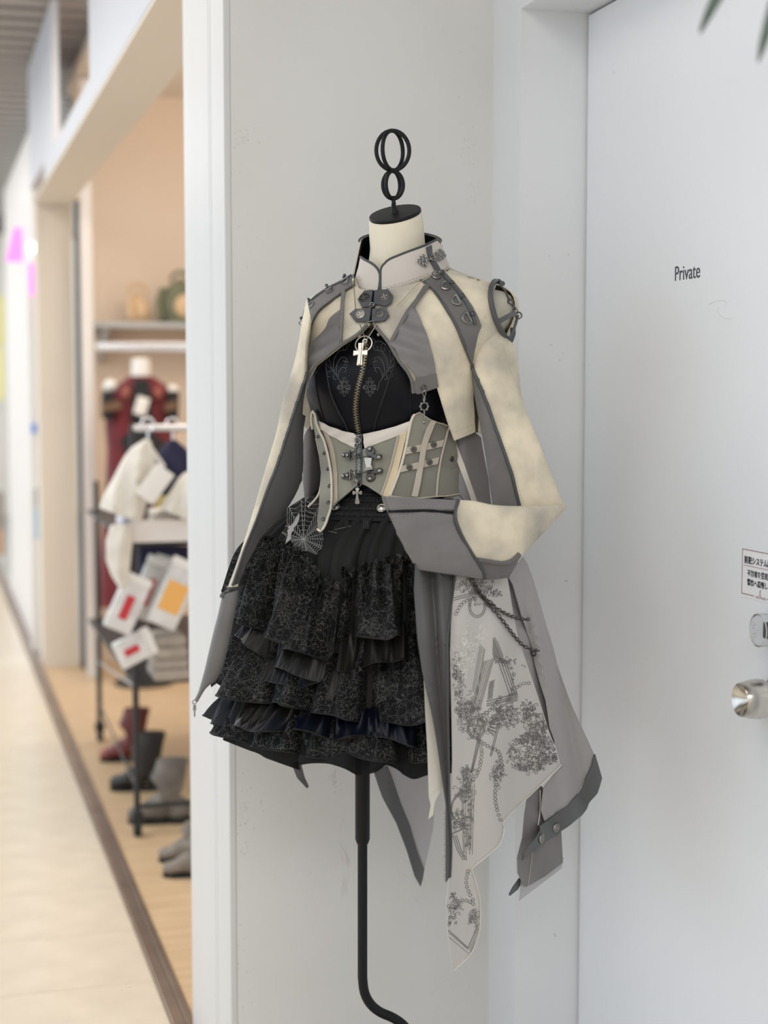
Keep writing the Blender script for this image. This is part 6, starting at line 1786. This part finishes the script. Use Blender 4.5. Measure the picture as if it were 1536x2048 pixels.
for i in range(34):
    y = 1620 + i * 4.2
    tf.tube([SHR.hit(891, y)[0], SHR.hit(888.5 - 2.2 * ((i * 7) % 5) / 5, y + 1 - (i % 3))[0] + FWD * -0.002], 0.0004, 4)
o = link('frayed_edge', tf, M_ink2, over); o['kind'] = 'stuff'
FAC = Drape(lambda x, y: over_y(x, y) + 0.012)
panel('facing', [(848, 1360), (851, 1430), (855, 1500), (857, 1560), (858, 1594), (862, 1612), (857, 1638), (866, 1631), (870, 1603), (886, 1573), (883, 1550), (873, 1485), (860, 1406)], FAC, M_lin, over, 0, 0.0014, 6, label='cream facing turned out at the front edge')
stitches('stitching', [(857, 1594), (872, 1580), (886, 1566)], FAC, M_thread, over, 0.001, 6)
# right hand drape with its fan of folds and charcoal border
dr_y = lambda x, y: over_y(x, y) + 0.024 - 0.013 * math.sin(fan(x, y) * 0.085 + 0.6) * sm((y - 1130) / 150)
DRP = Drape(dr_y)
DP = [(1005, 1140), (1022, 1125), (1038, 1108), (1050, 1125), (1060, 1152), (1070, 1185), (1088, 1250), (1106, 1302), (1125, 1354), (1140, 1399), (1156, 1445), (1185, 1511), (1178, 1540), (1168, 1560), (1150, 1590), (1129, 1609), (1105, 1628), (1085, 1642), (1078, 1620), (1083, 1575), (1120, 1532), (1108, 1486), (1098, 1455), (1090, 1400), (1075, 1340), (1060, 1290), (1040, 1235), (1022, 1170)]
panel('side_drape', DP, DRP, M_drape, over, 0.004, 0.0014, 8, label='lilac grey side drape')
DRI = Drape(lambda x, y: over_y(x, y) + 0.034)
panel('inner_drape', [(1010, 1145), (1040, 1190), (1058, 1240), (1070, 1290), (1085, 1345), (1096, 1400), (1104, 1460), (1110, 1490), (1096, 1459), (1076, 1404), (1050, 1328), (1030, 1266), (1016, 1200)], DRI, M_drape, over, 0, 0.0014, 8)
panel('hem_band', [(1183, 1508), (1197, 1556), (1189, 1585), (1174, 1608), (1157, 1630), (1122, 1658), (1080, 1686), (1041, 1718), (1042, 1708), (1062, 1680), (1074, 1660), (1074, 1650), (1087, 1641), (1129, 1609), (1152, 1586), (1168, 1560), (1178, 1530)], DRP, M_band, over, 0.007, 0.002, 6, label='charcoal hem band')
for x, y in ((1105, 1653), (1074, 1676)):
    m = fit(DRP, x, y, 0.0085)
    link('eyelet', MB().torus(0.0068, 0.0018, m, 24, 8).lathe([(0.0055, -0.001), (0.0055, 0.0002)], 18, m), M_gun, over)
LOW = Drape(lambda x, y: over_y(x, y) + 0.030 - 0.006 * math.sin((x - y * 0.4) * 0.08))
panel('hanging_corner', [(1083, 1572), (1066, 1585), (1055, 1596), (1049, 1630), (1045, 1676), (1035, 1716), (1036, 1746), (1044, 1764), (1052, 1774), (1090, 1753), (1126, 1725), (1124, 1690), (1122, 1650), (1110, 1610)], LOW, M_twill2, over, 0, 0.0014, 7)
LOW2 = Drape(lambda x, y: over_y(x, y) + 0.040)
panel('hanging_corner', [(1044, 1750), (1038, 1802), (1080, 1770), (1123, 1737), (1127, 1715), (1090, 1735)], LOW2, M_thin, over, 0, 0.001, 7)
panel('hem_tip', [(1043, 1757), (1050, 1762), (1040, 1780), (1024, 1793), (1022, 1790), (1030, 1775)], LOW2, M_band, over, -0.004, 0.0015, 5)
piping('corner_hem', [(1055, 1772), (1062, 1720), (1066, 1680)], LOW, M_thread, over, 0.0005, 0.001)
piping('corner_hem', [(1078, 1580), (1078, 1620), (1074, 1650)], LOW, M_collar, over, 0.0012, 0.002)
panel('hip_gather', [(880, 1000), (905, 988), (930, 985), (945, 995), (950, 1020), (900, 1030), (870, 1015)], Drape(lambda x, y: 2.47), M_drape, over, 0, 0.0014, 7)
# tails seen below and behind the skirt
BK = Drape(lambda x, y: 2.84 + 0.006 * math.sin(x * 0.07))
panel('back_tail', [(744, 1535), (776, 1530), (800, 1605), (819, 1652), (834, 1700), (849, 1738), (846, 1757), (841, 1773), (828, 1751), (812, 1700), (791, 1645), (765, 1594)], BK, M_band, over, 0.003, 0.0015, 7, label='charcoal border tail behind the skirt')
panel('back_voile', [(776, 1528), (870, 1530), (870, 1600), (866, 1660), (849, 1738), (834, 1700), (819, 1652), (800, 1605)], BK, M_thin, over, 0, 0.001, 8, label='thin pale voile between the tails')
panel('back_tail', [(582, 1525), (602, 1525), (609, 1553), (618, 1573), (614, 1577), (594, 1556)], BK, M_band, over, 0, 0.0015, 5, label='small charcoal tip below the skirt')

# print: baroque frame, scrolls, hatching and drawn chains
rs = random.Random(77)
ink, white = MB(), MB()
POLY = PM
def stroke(pts, r=0.00042, mb=None, curve=True):
    pts = [p for p in pts]
    if any(not in_poly(p[0], p[1], POLY) for p in (pts[0], pts[-1], pts[len(pts) // 2])):
        return
    (mb or ink).tube(seam_line(pts, PRN, 0.0004, 4, curve), r, 4)
def curl(x, y, s, a, sgn, mb=None, r=0.0004):
    pts = [(x, y)]
    h = a
    st = s / 7
    for i in range(13):
        h += sgn * (0.08 + 0.055 * i)
        k = st * (1 - i * 0.045)
        pts.append((pts[-1][0] + k * math.cos(h), pts[-1][1] + k * math.sin(h)))
    stroke(pts, r, mb)
def clump(cx, cy, rx, ry, n, s0, s1, mb=None, r=0.00034):
    for _ in range(int(n * 1.4)):
        q, d = rs.uniform(0, 6.28), math.sqrt(rs.random())
        curl(cx + rx * d * math.cos(q), cy + ry * d * math.sin(q), rs.uniform(s0, s1), rs.uniform(0, 6.28), rs.choice((-1, 1)), mb, r)
def drawn_chain(pts, step=6.2):
    for x, y in smooth_line(pts, False, step)[:-1]:
        stroke([(x + 3.4 * math.cos(q), y + 3.0 * math.sin(q)) for q in [k * 0.7 for k in range(10)]], 0.0005)
def hatch(poly, ang, gap, r=0.0003):
    xs, ys = [p[0] for p in poly], [p[1] for p in poly]
    cx, cy = sum(xs) / len(xs), sum(ys) / len(ys)
    R = max(max(xs) - min(xs), max(ys) - min(ys))
    c, s = math.cos(ang), math.sin(ang)
    k = -R
    while k < R:
        run = []
        t = -R
        while t < R:
            p = (cx + c * t - s * k, cy + s * t + c * k)
            if in_poly(p[0], p[1], poly):
                run.append(p)
            elif run:
                if len(run) > 1: stroke([run[0], run[-1]], r, None, False)
                run = []
            t += 2.0
        k += gap * rs.uniform(0.7, 1.3)
def quadl(*pts, r=0.0006):
    stroke(list(pts), r, None, False)
# upper scroll work
clump(948, 1168, 38, 16, 46, 8, 20)
clump(982, 1186, 22, 9, 26, 5, 12)
for k in range(4):
    quadl((907, 1186 + 5 * k), (938, 1180 + 4 * k), (962, 1174 + 3 * k))
drawn_chain([(938, 1198), (922, 1210), (910, 1232)])
for q in (17, 14): stroke([(954 + q * math.cos(a), 1213 + q * 1.3 * math.sin(a)) for a in [k * 0.4 - 0.4 for k in range(13)]], 0.0006)
clump(954, 1200, 16, 12, 14, 5, 12)
# white smoke
clump(925, 1310, 22, 44, 60, 7, 18, white, 0.00045)
clump(948, 1270, 26, 22, 30, 6, 14, white, 0.00035)
# crooked mirror frame and columns
hatch([(985, 1275), (990, 1272), (1008, 1312), (1004, 1322), (984, 1310)], 1.2, 1.6)
for dx in (0, 3, 6, 10, 14, 17, 20): quadl((968 + dx, 1322 - dx * .3), (940 + dx, 1425 - dx * 0.4), r=0.00045)
for dx in (0, 2.5, 5, 8, 10): quadl((960 + dx, 1288 + dx), (944 + dx, 1382 + dx), r=0.0004)
for dx in (0, 5, 10, 14): quadl((996 + dx, 1322 - dx * 0.2), (1020 + dx, 1392 - dx * 0.2), r=0.0008)
for dy in (0, 5, 9): quadl((973, 1403 + dy), (1022, 1390 + dy), r=0.0007)
hatch([(974, 1400), (978, 1362), (990, 1358), (984, 1398)], -1.2, 1.5)
hatch([(1016, 1388), (1034, 1380), (1037, 1402), (1008, 1410)], -0.2, 1.7)
hatch([(985, 1310), (1020, 1322), (1024, 1332), (986, 1322)], 0.2, 2.0)
clump(1012, 1322, 22, 8, 16, 5, 10)
clump(1024, 1360, 5, 30, 14, 4, 9)
drawn_chain([(1034, 1374), (1048, 1367), (1064, 1366)])
drawn_chain([(1000, 1395), (985, 1415), (962, 1435), (953, 1455)])
# left flourishes
clump(915, 1335, 10, 24, 26, 7, 16)
clump(914, 1372, 12, 24, 24, 7, 16)
clump(932, 1412, 20, 26, 40, 8, 20)
clump(950, 1445, 26, 34, 70, 7, 18)
stroke([(952 + 15 * math.cos(a), 1455 + 19 * math.sin(a)) for a in [k * 0.42 for k in range(16)]], 0.0009)
stroke([(952 + 18 * math.cos(a), 1455 + 23 * math.sin(a)) for a in [k * 0.42 for k in range(16)]], 0.0006)
for k in range(26):
    a = rs.uniform(-0.7, 0.9)
    stroke([(966 + 12 * math.cos(a), 1450 + 12 * math.sin(a)), (966 + rs.uniform(20, 36) * math.cos(a), 1450 + rs.uniform(20, 36) * math.sin(a))], 0.0003, None, False)
clump(1010, 1430, 26, 24, 80, 6, 15)
clump(1055, 1420, 16, 20, 40, 7, 16)
clump(1070, 1450, 24, 22, 80, 5, 13)
clump(1068, 1475, 26, 10, 40, 5, 12)
# dense medallion at lower right
clump(1062, 1508, 44, 36, 230, 5, 12)
clump(1062, 1508, 46, 38, 60, 8, 16)
for k in range(40):
    a = rs.uniform(-0.9, 0.9)
    stroke([(1100 + 4 * math.cos(a), 1505 + 22 * math.sin(a)), (1111 + 3 * math.cos(a), 1503 + 30 * math.sin(a))], 0.0003, None, False)
clump(1050, 1500, 30, 20, 26, 6, 14, white, 0.0005)
for dy in (0, 5, 9, 12): quadl((1042, 1470 + dy), (1082, 1482 + dy), r=0.0005)
# chains and long struts below
drawn_chain([(955, 1478), (963, 1500), (960, 1530), (952, 1552), (942, 1562)])
drawn_chain([(958, 1480), (975, 1492), (996, 1503), (1002, 1522), (1005, 1545)])
for dx in (0, 3, 6): quadl((955 + dx, 1478), (941 + dx * 0.5, 1545))
for dx in (0, 4): quadl((996 + dx, 1445), (980 + dx * 0.6, 1512))
clump(996, 1545, 14, 26, 34, 6, 14)
clump(935, 1552, 14, 18, 40, 6, 14)
for dx in (0, 3, 7, 12, 16, 19, 23): quadl((926 + dx, 1555 + 4 * (dx % 5)), (924 + dx, 1620), (927 + dx * 0.75, 1715 - 3 * (dx % 7)), r=0.0004)
clump(930, 1585, 16, 18, 40, 6, 15)
stroke([(925, 1580), (908, 1600), (903, 1622), (912, 1640), (928, 1648)], 0.0009)
stroke([(920, 1580), (904, 1603), (902, 1622), (909, 1644), (924, 1652)], 0.0006)
clump(918, 1640, 16, 20, 50, 5, 14)
stroke([(903, 1668), (916, 1662), (932, 1655)], 0.001, None, False)
for dx in (0, 4, 8): quadl((905 + dx, 1670), (914 + dx, 1700), (926 + dx, 1720))
clump(938, 1640, 6, 60, 30, 4, 10)
drawn_chain([(993, 1552), (990, 1590), (994, 1620), (1003, 1646)], 7)
drawn_chain([(936, 1742), (932, 1765), (940, 1790), (950, 1806)], 7)
clump(905, 1795, 8, 10, 12, 5, 12)
drawn_chain([(897, 1812), (915, 1802), (932, 1801), (946, 1808), (953, 1820)], 7)
clump(905, 1832, 8, 22, 20, 5, 14)
clump(948, 1835, 7, 20, 26, 5, 12)
clump(917, 1812, 10, 8, 16, 5, 10)
for d in (0, 4, 10, 13): quadl((896, 1860 + d), (936 + d * 0.3, 1896 + d), (955 + d * 0.2, 1850 + d * 1.5), r=0.0007)
hatch([(896, 1862), (937, 1898), (938, 1909), (897, 1876)], 0.7, 2.2)
hatch([(938, 1899), (955, 1850), (959, 1856), (941, 1908)], -1.2, 2.2)
clump(1053, 1322, 4, 26, 8, 4, 9)
o = link('printed_motif', ink, M_ink2, over, smooth=False, recalc=False, label='grey baroque line print'); o['kind'] = 'stuff'
o = link('printed_motif', white, M_inkw, over, smooth=False, recalc=False, label='white smoke line print'); o['kind'] = 'stuff'
# real metal chains swagged over the print
def chpts(pts, off=0.005): return [PRN.hit(x, y)[0] + PRN.hit(x, y)[1] * off for x, y in smooth_line(pts, False, 4)]
for pts in ([(936, 1150), (945, 1176), (965, 1200), (988, 1218), (1010, 1230), (1032, 1238), (1054, 1240)], [(940, 1150), (950, 1178), (968, 1204), (984, 1222), (1003, 1246), (1022, 1270), (1040, 1288), (1056, 1297), (1072, 1302)], [(943, 1165), (952, 1184), (966, 1198), (986, 1214)]):
    cm = MB()
    chain(cm, chpts(pts), 0.0032, 0.0011, 8)
    link('hanging_chain', cm, M_gund, over)
m = fit(DRP, 1071, 1303, 0.008)
link('chain_ring', MB().torus(0.0045, 0.0012, m, 16, 6), M_gund, over)
